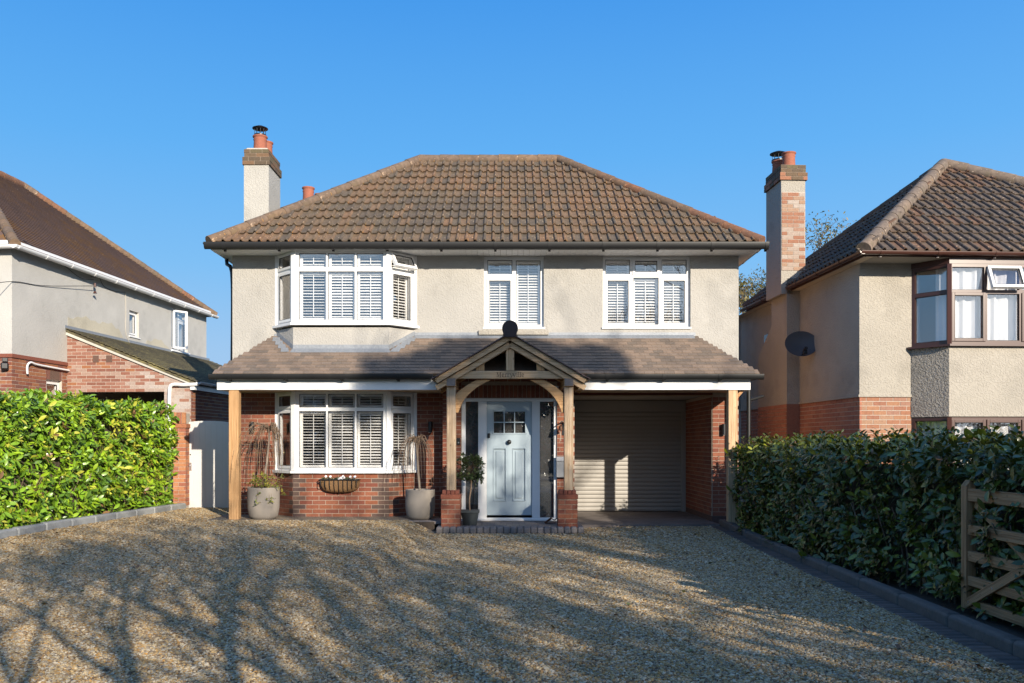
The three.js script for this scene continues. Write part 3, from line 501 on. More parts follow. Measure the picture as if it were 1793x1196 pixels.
  for (const s of [-1, 1]) for (let i = 0; i < 9; i++) { const o = shadow(new THREE.Mesh(pick(bg), pick(pm))); o.name = 'bullnose_paver'; o.rotation.y = Math.PI / 2; o.position.set(.03 + s * 1.08, .05, zf - .27 - i * .1072); st.add(o); }
  const pvs = []; for (let z = zf - .31, k = 0; z > HZ + .02; z -= .107, k++) for (let xx = -.96 - (k % 2) * .1; xx < 1.0; xx += .207) pvs.push([Math.max(-.97, xx), Math.min(1.02, xx + .2), z]);
  for (const [a, b, z] of pvs) if (b - a > .03) mesh('paver', cb(a, b, .05, .098 + rr(-.002, .002), z, z + .1, .006), pick(pm), st);
}

// ------------------------------------------------------------------ front door
{
  const d = part('front_door', house, [0, 0, HZ - .06]), z = HZ, x = p => U(p, z), y = p => V(p, z), f = [];
  const jamb = (a, b) => cb(x(a), x(b), y(907), y(703), -.07, .02, .006);
  f.push(cb(x(808), x(975), y(703), y(697), -.07, .02, .006), cb(x(808), x(975), .1, y(907), -.07, .03, .006), jamb(808, 815), jamb(837, 852), jamb(931.5, 945.5), jamb(970, 975));
  mesh('frame', f, MT.white, d);
  mesh('sill', cb(x(806), x(977), .101, .135, -.07, .075, .008), MT.white, d);
  for (const [a, b] of [[815, 837], [945.5, 970]]) mesh('side_light', bx(x(a), x(b), y(907), y(703), -.03, -.022), MT.glass, d);
  for (const [a, b] of [[815, 837], [945.5, 970]]) mesh('blind', bx(x(a), x(b), y(907), y(703), -.09, -.08), mat([.05, .05, .052], { rough: .9 }), d);  // dark sheets added behind the side lights, painting the shade of the hall
  const leaf = part('leaf', d), ly0 = y(902.5), ly1 = y(703.5);
  const gx0 = x(864.5), gx1 = x(919.5), gy0 = y(758), gy1 = y(720.5);
  mesh('door_panel', plate([[x(852.3), ly0], [x(931.2), ly0], [x(931.2), ly1], [x(852.3), ly1]], [[gx0, gx1, gy0, gy1], [x(864.5), x(885), y(877), y(786)], [x(898.5), x(919.5), y(877), y(786)]], -.05, .0), MT.door, d);
  const rim = (a, b, c, e, w = .018) => [cb(a - w, a, c - w, e + w, -.01, .012, .005), cb(b, b + w, c - w, e + w, -.01, .012, .005), cb(a, b, c - w, c, -.01, .012, .005), cb(a, b, e, e + w, -.01, .012, .005)];
  mesh('glazing_moulding', rim(gx0, gx1, gy0, gy1, .022), MT.door, d);
  for (const [a, b] of [[864.5, 885], [898.5, 919.5]]) { mesh('panel_moulding', rim(x(a), x(b), y(877), y(786), .01), MT.door, d); mesh('raised_panel', [bx(x(a), x(b), y(877), y(786), -.04, -.02), cb(x(a) + .035, x(b) - .035, y(877) + .04, y(786) - .04, -.03, -.004, .012)], MT.door, d); }
  const cw = (gx1 - gx0) / 3, ch = (gy1 - gy0) / 2;
  for (let i = 0; i < 3; i++) for (let j = 0; j < 2; j++) mesh('pane', bx(gx0 + i * cw + .007, gx0 + (i + 1) * cw - .007, gy0 + j * ch + .007, gy0 + (j + 1) * ch - .007, -.025, -.019), MT.glass, d);
  mesh('glazing_bar', [bx(gx0 + cw - .009, gx0 + cw + .009, gy0, gy1, -.03, -.002), bx(gx0 + 2 * cw - .009, gx0 + 2 * cw + .009, gy0, gy1, -.03, -.002), bx(gx0, gx1, gy0 + ch - .009, gy0 + ch + .009, -.029, -.0025)], MT.door, d);
  mesh('blind', bx(gx0, gx1, gy0, gy1, -.09, -.08), mat([.07, .065, .06], { rough: .9 }), d);  // dark sheet behind the door panes, hall shade put into its colour
  const kb = new THREE.LatheGeometry([[0, .075], [.02, .074], [.036, .062], [.04, .048], [.03, .032], [.016, .022], [.016, .01], [.034, .006], [.034, 0]].map(p => new THREE.Vector2(...p)), 20); kb.rotateX(Math.PI / 2); kb.translate(x(891.5), y(774), 0);
  mesh('knob', kb, MT.blackMetal, d);
  mesh('lock', [cb(x(853.5), x(858), y(767), y(758.5), 0, .03, .01), cyl(.018, .018, .02, 0, 0, 0, 14).rotateX(Math.PI / 2).translate(x(856), y(763), .02)], MT.blackMetal, d);
}
// ------------------------------------------------------------------ windows
function sashRim(x0, x1, y0, y1, w, z0, z1) { return [cb(x0, x0 + w, y0, y1, z0, z1, .005), cb(x1 - w, x1, y0, y1, z0, z1, .005), cb(x0 + w - .001, x1 - w + .001, y0, y0 + w, z0, z1, .005), cb(x0 + w - .001, x1 - w + .001, y1 - w, y1, z0, z1, .005)]; }
const slatGeo = {}; 
function slatOf(w, tilt) { const k = w.toFixed(3) + tilt; if (!slatGeo[k]) { const s = new THREE.Shape(); s.moveTo(-.031, 0); s.quadraticCurveTo(0, .0095, .031, 0); s.quadraticCurveTo(0, -.0095, -.031, 0); const g = new THREE.ExtrudeGeometry(s, { depth: w, bevelEnabled: false, curveSegments: 3 }); g.rotateY(Math.PI / 2); g.translate(-w / 2, 0, 0); g.rotateX(tilt); slatGeo[k] = uvMetres(prep(g), 'x'); } return slatGeo[k]; }
// cells: [x0, x1, y0, y1, {sash, shutter, open}] in the window's own plane, z = 0 its outer face
function makeWindow(parent, pos, turn, W, H, cells, { frameMat = MT.white, edge = .05, tilt = .42, curtain = false } = {}) {
  const w = part('window', parent, pos, turn);
  const holes = cells.map(c => c.slice(0, 4));
  mesh('frame', plate([[0, 0], [W, 0], [W, H], [0, H]], holes, -.075, -.006), frameMat, w);
  for (const [x0, x1, y0, y1, o = {}] of cells) {
    const s = o.sash ?? 0, sw = .048;
    if (s) { const gs = [...sashRim(x0 - .016, x1 + .016, y0 - .016, y1 + .016, sw, -.05, .012)], gl = [bx(x0 + sw - .018, x1 - sw + .018, y0 + sw - .018, y1 - sw + .018, -.022, -.016)];
      if (o.open) for (const g of [...gs, ...gl]) { g.translate(0, -y1, 0); g.rotateX(-o.open); g.translate(0, y1, .02); }
      const gk = sashRim(x0 + sw - .019, x1 - sw + .019, y0 + sw - .019, y1 - sw + .019, .008, -.012, .0135).map(g => { if (o.open) { g.translate(0, -y1, 0); g.rotateX(-o.open); g.translate(0, y1, .02); } return g; });
      mesh('sash', gs, o.mat ?? frameMat, w); mesh('pane', gl, MT.glass, w); mesh('gasket', gk, MT.blackPlastic, w);
    } else { mesh('pane', bx(x0 + .001, x1 - .001, y0 + .001, y1 - .001, -.04, -.034), MT.glass, w); mesh('gasket', sashRim(x0 + .0005, x1 - .0005, y0 + .0005, y1 - .0005, .009, -.034, -.026), MT.blackPlastic, w); }
    if (o.shutter !== false && !curtain) {
      const f = o.full ? .04 : .042, z0 = -.135, z1 = -.105, zc = -.125;
      mesh('shutter_frame', [bx(x0 - .01, x0 + f, y0 - .01, y1 + .01, z0 - .002, z1), bx(x1 - f, x1 + .01, y0 - .01, y1 + .01, z0 - .002, z1), bx(x0 + f, x1 - f, y0 - .01, y0 + f, z0, z1 - .002), bx(x0 + f, x1 - f, y1 - (o.topRail ?? f), y1 + .01, z0, z1 - .002)], MT.shutter, w);
      const ya = y0 + f + .028, yb = y1 - (o.topRail ?? f) - .022, n = Math.max(2, Math.round((yb - ya) / .0485)), g = slatOf(x1 - x0 - 2 * f - .006, tilt + (o.dt ?? 0));
      for (let i = 0; i <= n; i++) { const m = shadow(new THREE.Mesh(g, MT.shutter)); m.name = 'slat'; m.position.set((x0 + x1) / 2, ya + (yb - ya) * i / n, zc); m.rotation.x = rr(-.07, .07); w.add(m); }
      mesh('tilt_rod', bx((x0 + x1) / 2 - .006, (x0 + x1) / 2 + .006, ya - .01, yb + .01, -.092, -.084), MT.shutter, w);
    }
  }
  return w;
}
{
  const bays = [[V(565, .42), V(440, .42), [.05, .882], [.955, 1.2]], [V(824, .42), V(685, .42), [.05, 1.02], [1.082, 1.315]]];
  bays.forEach(([y0, y1, lo, hi], k) => {
    const H = y1 - y0, up = k === 0, tilt = up ? .52 : .34;
    const xs = [[.10, .563], [.595, 1.055], [1.087, 1.545]];
    makeWindow(house, [-3.69, y0, .42], 0, 1.643, H, xs.flatMap(([a, b], i) => [[a, b, ...lo, { dt: [-.12, .05, .05][i] }], [a, b, ...hi]]), { tilt });
    makeWindow(house, [-4.077, y0, 0], Math.atan2(-.42, .387), .571, H, [[.075, .52, ...lo, { sash: 1, shutter: false }], [.075, .52, ...hi, { sash: 1, shutter: false }]], { tilt });
    mesh('blind', bx(-.0, .44, .0, H - .1, -.004, 0).rotateY(Math.atan2(-.42, .387)).translate(-4.077 + .09 + .12, y0 + .05, .02 - .06), up ? mat([.55, .50, .42], { rough: .9 }) : mat([.35, .24, .17], { rough: .9 }), house);
    makeWindow(house, [-2.047, y0, .42], Math.atan2(.42, .397), .578, H, [[.055, .505, ...lo, { sash: 1 }], [.055, .505, ...hi, { sash: 1, open: up ? .5 : 0, shutter: up ? true : true }]], { tilt });
    for (const [x, a] of [[-3.69, -.41], [-2.047, .41]]) { const g = cb(-.045, .045, 0, H, -.08, .008, .008); g.rotateY(a); g.translate(x, y0, .42); mesh('corner_post', g, MT.white, house, 'y'); }
    mesh('window_sill', prism([[-4.16, .001], [-4.11, .06], [-3.72, .49], [-2.015, .49], [-1.615, .06], [-1.565, .001], [-1.65, -.1], [-4.077, -.1]], y0 - .045, y0 - .001), MT.white, house);
    mesh('window_head', prism(BAY.concat([[-1.65, -.1], [-4.077, -.1]]), y1 + .001, up ? SOF - .002 : 2.344), up ? MT.white : MT.render, house);
    for (const x of [-4.09, -1.645]) mesh('window_trim', bx(x - .02, x + .035, y0, y1, -.02, .012), MT.white, house);
  });
  const sh = { topRail: .06 };
  makeWindow(house, [W2.x0, W2.y0 + .035, -.06], 0, W2.x1 - W2.x0, W2.y1 - W2.y0 - .036, [[.06, .50, .05, .86, { sash: 1 }], [.06, .50, .945, 1.2, { sash: 0 }], [.565, 1.0, .05, 1.19, {}]], { tilt: .56 });
  mesh('window_sill', cb(W2.x0 - .02, W2.x1 + .02, W2.y0 + .001, W2.y0 + .034, -.12, .012, .005), MT.white, house);
  mesh('stone_sill', cb(U(838, .03), U(960.5, .03), V(586.5, .03), V(578, .03), -.02, .06, .008), MT.renderRight, house);
  makeWindow(house, [W3.x0, W3.y0 + .035, -.06], 0, W3.x1 - W3.x0, W3.y1 - W3.y0 - .036, [[.06, .49, .05, .86, { sash: 1 }], [.545, .995, .05, .885, {}], [1.05, 1.485, .05, .86, { sash: 1 }], [.05, .49, .945, 1.205], [.545, .995, .95, 1.205, { sash: 1 }], [1.05, 1.49, .945, 1.205]], { tilt: .56 });
  mesh('window_sill', cb(W3.x0 - .02, W3.x1 + .005, W3.y0 + .001, W3.y0 + .034, -.12, .03, .005), MT.white, house);
}
// ------------------------------------------------------------------ chimneys of the main house
function brickBand(set, parent, x0, x1, z0, z1, y0, n, mats, prio = 1) {
  const h = n * .075; mesh('mortar', bx(x0 + .004, x1 - .004, y0, y0 + h - .005, z0 + .004, z1 - .004), MT.mortar, parent);
  layBricks(set, parent, [x0, y0, z1], 0, x1 - x0, h, mats, { prio }); layBricks(set, parent, [x1, y0, z1], Math.PI / 2, z1 - z0, h, mats, { prio: prio * .8, phase: 1 }); layBricks(set, parent, [x0, y0, z0], -Math.PI / 2, z1 - z0, h, mats, { prio: prio * .8, phase: 1 });
}
function chimneyPot(parent, x, y, z, r, h, m) {
  const g = new THREE.LatheGeometry([[r * .95, 0], [r * 1.0, h * .1], [r * .92, h * .72], [r * 1.02, h * .76], [r * .94, h * .8], [r * .95, h * .9], [r * 1.1, h * .93], [r * 1.1, h], [r * .85, h], [r * .8, h * .7]].map(p => new THREE.Vector2(...p)), 24); g.translate(x, y, z); return mesh('chimney_pot', g, m, parent);
}
function cowl(parent, x, y, z, r, m, h = .15) { const ps = [cyl(r * 1.0, r * 1.0, .03, x, y, z, 20)]; for (let i = 0; i < 10; i++) { const a = i / 10 * 6.283; ps.push(rod([x + Math.cos(a) * r * .9, y, z + Math.sin(a) * r * .9], [x + Math.cos(a) * r * .9, y + h, z + Math.sin(a) * r * .9], .005, 5)); } const c = new THREE.LatheGeometry([[0, h + .055], [r * .5, h + .045], [r * 1.25, h + .005], [r * 1.25, h - .008], [0, h + .01]].map(p => new THREE.Vector2(...p)), 24); c.translate(x, y, z); ps.push(c); return mesh('cowl', ps, m, parent); }
{
  const ch = part('chimney', house), x0 = -4.9, x1 = -4.44, z1 = -.8, z0 = -1.62;
  mesh('stack', bx(x0, x1, 4.6, 6.6, z0, z1), mat([.43, .41, .37], { map: castTone, bump: castBump, bs: .006 }), ch);
  brickBand(houseBricks, ch, x0 - .02, x1 + .02, z0 - .02, z1 + .02, 6.6, 2, BR_OLD, 1.6); brickBand(houseBricks, ch, x0 + .005, x1 - .005, z0 + .005, z1 - .005, 6.75, 2, BR_OLD, 1.6);
  mesh('flaunching', cb(x0 + .03, x1 - .03, 6.88, 6.93, z0 + .03, z1 - .03, .02), MT.mortarPale, ch);
  chimneyPot(ch, -4.66, 6.9, -1.02, .125, .3, MT.terracotta); cowl(ch, -4.66, 7.2, -1.02, .115, MT.blackMetal);
  chimneyPot(ch, -4.645, 6.9, -1.4, .115, .32, MT.terracotta);
  const rear = part('chimney', house); mesh('stack', bx(-5.15, -4.5, 4.6, 7.3, -6.5, -5.9), BR_MAIN[3], rear); chimneyPot(rear, -4.91, 7.3, -6.1, .14, .42, MT.terracotta); chimneyPot(rear, -4.68, 7.25, -6.35, .12, .38, MT.terracotta);
}
houseBricks.emit();

// ------------------------------------------------------------------ neighbour with the long side wall
{
  const nb = thing('neighbour_house', 'pale rendered house with white gutter, mossy brown roof and brick lean-to garage', 'house', [-9.99, 0, -2.2], -.078);
  const T = px => (-9.99 * FOC - (px - 890) * 17.7) / ((px - 890) - .078 * FOC), Y = (py, t) => CY + (778 - py) * (17.7 + t) / FOC;
  const tEnd = T(362), YB = 3.24, YT = 5.40, set = new Pieces('brick', 'brickwork');
  const sideways = g => g.rotateY(Math.PI / 2);
  const w1 = [T(227), T(243.5)], w1y = [Y(588, w1[0]), Y(543, w1[0])], w2 = [T(301), T(329)], w2y = [Y(612, w2[0]), Y(538, w2[0])], w3 = [T(81.5), T(109)], w3y = [1.6, Y(664, w3[0])];
  const zf = T(118);
  mesh('wall', sideways(plate([[0, YB], [tEnd, YB], [tEnd, YT], [0, YT]], [[...w1, ...w1y], [...w2, ...w2y]], -.25, 0)), MT.renderLeft, nb);
  mesh('wall', [bx(-7, -.251, YB, YT, -.25, 0), bx(-7, -.251, 0, YT, -tEnd, -tEnd + .25), bx(-7, -6.75, 0, YT, -tEnd + .251, -.251)], MT.renderLeft, nb);
  const low = mesh('wall', [sideways(plate([[.013, 0], [tEnd, 0], [tEnd, YB - .001], [.013, YB - .001]], [[...w3, ...w3y]], -.25, -.012)), bx(-7, -.251, 0, YB - .001, -.25, -.012)], MT.mortarPale, nb);
  layBricks(set, low, [-.012, YB - .075 * 28, -.012], Math.PI / 2, zf, 2.1, BR_LEFT2, { prio: 2, holes: [[w3[0], w3[1], 0, w3y[1] - (YB - 2.1) + .2]] });
  layBricks(set, low, [-2.6, YB - .075 * 28, -.012], 0, 2.588, 2.1, BR_LEFT2, { prio: 1.5 });
  soldiers(set, low, [-.012, w3y[1] + .005, -w3[0]], Math.PI / 2, w3[1] - w3[0], [BR_DARK[2], BR_LEFT2[3]], 3, .2);
  mesh('brick_band', [bx(-.02, .022, YB - .07, YB + .005, -zf, .022), bx(-2.6, -.021, YB - .07, YB + .005, -.01, .022)], BR_LEFT2[1], nb);
  mesh('floor', bx(-6.7, -.26, 2.7, 2.85, -tEnd + .3, -.3), MT.inner, nb); mesh('ceiling', bx(-6.9, -.0, YT + .001, YT + .05, -tEnd, 0), MT.inner, nb);
  mesh('inner_wall', bx(-3.1, -3.0, 0, 5.4, -tEnd + .3, -.3), MT.inner, nb);
  // windows in the side wall
  const win = (t, y, cells, o) => makeWindow(nb, [-.07, y[0], -t[0]], Math.PI / 2, t[1] - t[0], y[1] - y[0], cells, { curtain: true, ...o });
  win(w1, w1y, [[.07, w1[1] - w1[0] - .07, .07, w1y[1] - w1y[0] - .06, { sash: 1 }]]); mesh('window_sill', cb(-.08, .03, w1y[0] - .03, w1y[0], -w1[1] - .04, -w1[0] + .04, .008), MT.white, nb);
  { const W = w2[1] - w2[0], H = w2y[1] - w2y[0]; win(w2, w2y, [[.06, W * .5, .06, H - .07, { sash: 1 }], [W * .55, W - .06, .06, H * .7, { sash: 1 }], [W * .55, W - .06, H * .77, H - .07, { sash: 1 }]]); mesh('window_sill', cb(-.08, .06, w2y[0] - .05, w2y[0], -w2[1] - .05, -w2[0] + .05, .008), MT.white, nb);
    const os = part('open_sash', nb, [.01, w2y[0] + .04, -w2[0] - .06], 1.05); mesh('sash', sashRim(0, W * .46, 0, H - .1, .055, -.03, .02), MT.white, os); mesh('pane', bx(.05, W * .46 - .05, .05, H - .15, -.006, 0), MT.glass, os); }
  win(w3, w3y, [[.07, w3[1] - w3[0] - .07, .07, w3y[1] - w3y[0] - .06, { sash: 1 }]]);
  // older cream paint left showing low on the wall
  { const sh = new THREE.Shape(), a = zf + .02, b = tEnd - 1.2, pts = []; for (let i = 0; i <= 60; i++) { const t = a + (b - a) * i / 60; pts.push([t, 4.36 - .045 * (t - zf) + .06 * Math.sin(t * 2.3) + .05 * Math.sin(t * 5.1 + 1) + .03 * Math.sin(t * 17) + (R() - .5) * .03 - (Math.abs(t - w1[0] - .3) < .55 ? .22 : 0)]); }
    sh.moveTo(a, 3.4); sh.lineTo(b, 3.4); for (const p of pts.reverse()) sh.lineTo(...p); sh.closePath(); mesh('old_paint', sideways(new THREE.ExtrudeGeometry(sh, { depth: .003, bevelEnabled: false })).translate(.0005, 0, 0), MT.oldPaint, nb); }
  // roof of small plain tiles, too far off to tell them apart: stepped courses
  const ye = 5.38, a = 3.78, yr = 8.38, ex = .2, L = Math.hypot(a, yr - ye), moss = fbm(S, 5, 5, 141), mossF = fbm(S, 40, 3, 142);
  const roofMap = tex(S, 5, i => { let c = mix([.46, .37, .34], [.8, .62, .55], nMid[i]); c = mix(c, [1.0, .62, .14], .85 * sm(.50, .68, .6 * moss[i] + .4 * mossF[i])); c = mix(c, [1.6, 1.5, 1.4], sm(.86, .9, mossF[i])); return c.map(v => v * .5); });
  const rm = mat([.38, .29, .25], { map: roofMap, bump: grainBump, bs: .004 }), rf = mesh('roof', [quadSheet([ex, ye, .2], [ex, ye, -tEnd - .2], [ex - a, yr, -tEnd - .2 + a], [ex - a, yr, .2 - a], .04), quadSheet([ex - 2 * a, ye, -tEnd - .2], [ex - 2 * a, ye, .2], [ex - a, yr, .2 - a], [ex - a, yr, -tEnd - .2 + a], .04), quadSheet([ex - 2 * a, ye, .2], [ex, ye, .2], [ex - a, yr, .2 - a], [ex - a, yr, .2 - a], .04), quadSheet([ex, ye, -tEnd - .2], [ex - 2 * a, ye, -tEnd - .2], [ex - a, yr, -tEnd - .2 + a], [ex - a, yr, -tEnd - .2 + a], .04)], rm, nb);
  { const gs = [], nn = 46; for (let i = 0; i < nn; i++) { const f = i / nn, g2 = (i + 1.2) / nn, p = (f, lift) => [ex - a * f + lift * .6, ye + (yr - ye) * f + lift]; const [xa, ya] = p(f, .026), [xb, yb] = p(Math.min(1, g2), .004); gs.push(quadSheet([xa, ya, .2 - a * f], [xa, ya, -tEnd - .2 + a * f], [xb, yb, -tEnd - .2 + a * g2], [xb, yb, .2 - a * g2], .012)); } stuff(mesh('tile_courses', gs, rm, rf)); }
  hipTiles(rf, [ex, ye + .03, -tEnd - .2], [ex - a, yr + .04, -tEnd - .2 + a], .1, .42, [...TILE_HIP, TILE_HIP_RED[0], TILE_HIP_RED[2]]); hipTiles(rf, [ex, ye + .03, .2], [ex - a, yr + .04, .2 - a], .1, .42, TILE_HIP); hipTiles(rf, [ex - a, yr + .02, .2 - a], [ex - a, yr + .02, -tEnd - .2 + a], .11, .42, TILE_HIP_RED, 'ridge_tile');
  mesh('fascia', [bx(.12, .14, YT - .02, YT + .1, -tEnd - .15, .14), bx(-7.2, .119, YT - .02, YT + .1, .12, .14)], MT.white, nb);
  mesh('soffit', [bx(.001, .119, YT - .01, YT, -tEnd - .1, .1), bx(-7, 0, YT - .01, YT, .001, .1)], MT.white, nb);
  gutterZ(nb, .215, -tEnd - .28, .28, ye + .0, .07, MT.white, .93); gutterX(nb, -7, .28, ye, .215, .07, MT.white);
  // lean-to garage
  const lt = part('lean_to', nb), X1 = 2.85, yw = Y(582, zf), yE = 2.80, top = u => yw - (yw - yE) * u / X1, len = 7.6;
  const front = mesh('brick_front', plate([[.001, 0], [X1, 0], [X1, yE], [.001, yw]], [[.28, 2.24, .001, 2.585]], -zf - .22, -zf), MT.mortarPale, lt);
  layBricks(set, front, [.001, 2.585 - .075 * 12, -zf], 0, X1, 2.4, BR_LEFT, { prio: 2.4, holes: [[.28, 2.24, -.1, .9]], top: u => top(u) - (2.585 - .9) - .0, tone: (c, v) => R() < .75 * sm(1.1, 2.2, c + (R() - .5)) * sm(1.9, .9, v) ? pick(BR_WASH) : R() < .05 ? BR_LEFT2[2] : null });
  const side = mesh('brick_side', bx(X1 - .22, X1, 0, yE - .03, -zf - len, -zf - .221), MT.mortarPale, lt); layBricks(set, side, [X1, .2, -zf], Math.PI / 2, 4.5, 2.5, BR_LEFT2, { prio: .5 });
  mesh('back_wall', bx(.01, X1 - .23, 0, 3.5, -zf - len, -zf - len + .2), MT.inner, lt);
  for (const [a, b] of [[165, 175.5], [189, 200]]) { const k = (17.7 + zf) / FOC, o = 9.99 - .078 * zf, xa = (a - 890) * k + o, xb = (b - 890) * k + o; mesh('air_brick', bx(xa, xb, Y(635, zf), Y(623, zf), -zf - .02, -zf + .012), BR_DARK[2], lt); }
  const lm = mat([.20, .18, .12], { map: tex(S, 2.6, i => mix([.35, .33, .30], [1, .95, .62], sm(.35, .75, moss[i] * .6 + mossF[i] * .4))), bump: grainBump, bs: .005 });
  { const ov = .18, N = 22, xe = X1 + ov, y0 = top(xe) + .06, yh = yw + .09; const slab = mesh('lean_to_roof', quadSheet([0, yh - .03, -zf + .06], [xe, y0 - .03, -zf + .06], [xe, y0 - .03, -zf - len], [0, yh - .03, -zf - len], .05), lm, lt);
    for (let i = 0; i < N; i++) { const f = i / N, g2 = Math.min(1, (i + 1.25) / N), xa = xe * (1 - f), xb = xe * (1 - g2); mesh('tile_course', quadSheet([xb, y0 + (yh - y0) * g2, -zf + .1 + rr(-.015, .015)], [xa, y0 + (yh - y0) * f + .022, -zf + .1], [xa, y0 + (yh - y0) * f + .022, -zf - len], [xb, y0 + (yh - y0) * g2, -zf - len], .014), lm, slab); }
    mesh('verge', beam([0, yw - .02], [X1 + .1, yE - .06], .085, -zf + .001, -zf + .05), mat([.50, .48, .42], { map: castTone }), lt);
    mesh('lead_flashing', bx(.001, .012, yh - .05, yh + .06, -zf - len, -zf + .1), MT.lead, lt);
    mesh('fascia', [bx(X1 + .001, X1 + .1, yE - .18, yE - .02, -zf - len, -zf + .05)], MT.white, lt);
    gutterZ(lt, xe + .03, -zf - len, -zf + .1, y0 + .0, .055, MT.white, 1.1);
    mesh('downpipe', tube([[xe + .0, y0 - .05, -zf + .06], [xe - .3, y0 - .06, -zf + .075], [X1 - .42, y0 - .07, -zf + .075], [X1 - .45, y0 - .2, -zf + .075], [X1 - .45, 1.6, -zf + .075], [X1 - .45, .3, -zf + .075]], .04, .04, 60, 10), MT.white, lt); }
  mesh('waste_pipe', tube([[.05, Y(655, T(45)), -T(44)], [.05, Y(640, T(44)), -T(44)], [.05, Y(634.5, T(47)), -T(49)], [.05, Y(634.5, T(47)) - .02, -T(60)], [.05, Y(634.5, T(47)) - .05, -zf + .02]], .022, .022, 40, 8), MT.white, nb);
  set.emit();
  // service cable, bracket and a wall light on this house
  const cable = thing('service_cable', 'thin black overhead cable fixed to the pale side wall under the white gutter', 'cable', [-9.99, 0, -2.2], -.078);
  const P = (px, py, off = .02) => { const t = T(px); return [off, Y(py, t), -t]; };
  mesh('wire', tube([[.02, Y(520, -1.0), 1.6], P(18, 493), P(70, 500), P(155, 501, .12)], .007, .007, 40, 5), MT.blackPlastic, cable);
  mesh('wire', tube([P(30, 420, .1), P(110, 465, .03), P(140, 487, .03), P(157, 490, .1)], .006, .006, 30, 5), MT.blackPlastic, cable);
  mesh('wire', tube([P(168, 478, .05), P(180, 500), P(200, 510), P(219, 512)], .006, .006, 30, 5), MT.blackPlastic, cable);
  mesh('wire', tube([P(219, 512), P(219.5, 545), P(220, 585), P(228, 605)], .006, .006, 30, 5), mat([.55, .5, .42]), cable);
  mesh('insulator', [rod(P(158, 485, .02), P(158, 485, .14), .012), cyl(.03, .03, .09, ...[P(158, 503, .12)[0], P(158, 503, .12)[1], P(158, 503, .12)[2]]), cyl(.045, .02, .05, P(158, 512, .12)[0], P(158, 514, .12)[1], P(158, 512, .12)[2])], MT.brownPlastic, cable);
  const fl = thing('security_light', 'small black security light on the orange brick corner above the clipped hedge', 'light', [-9.99 - .12, Y(634, -.2), -2.2 + .03], .4);
  mesh('bracket', cb(-.05, .05, .02, .1, -.04, .04, .01), MT.blackMetal, fl); mesh('lamp_head', cb(-.07, .07, -.14, .0, .0, .11, .03), MT.blackMetal, fl);
}

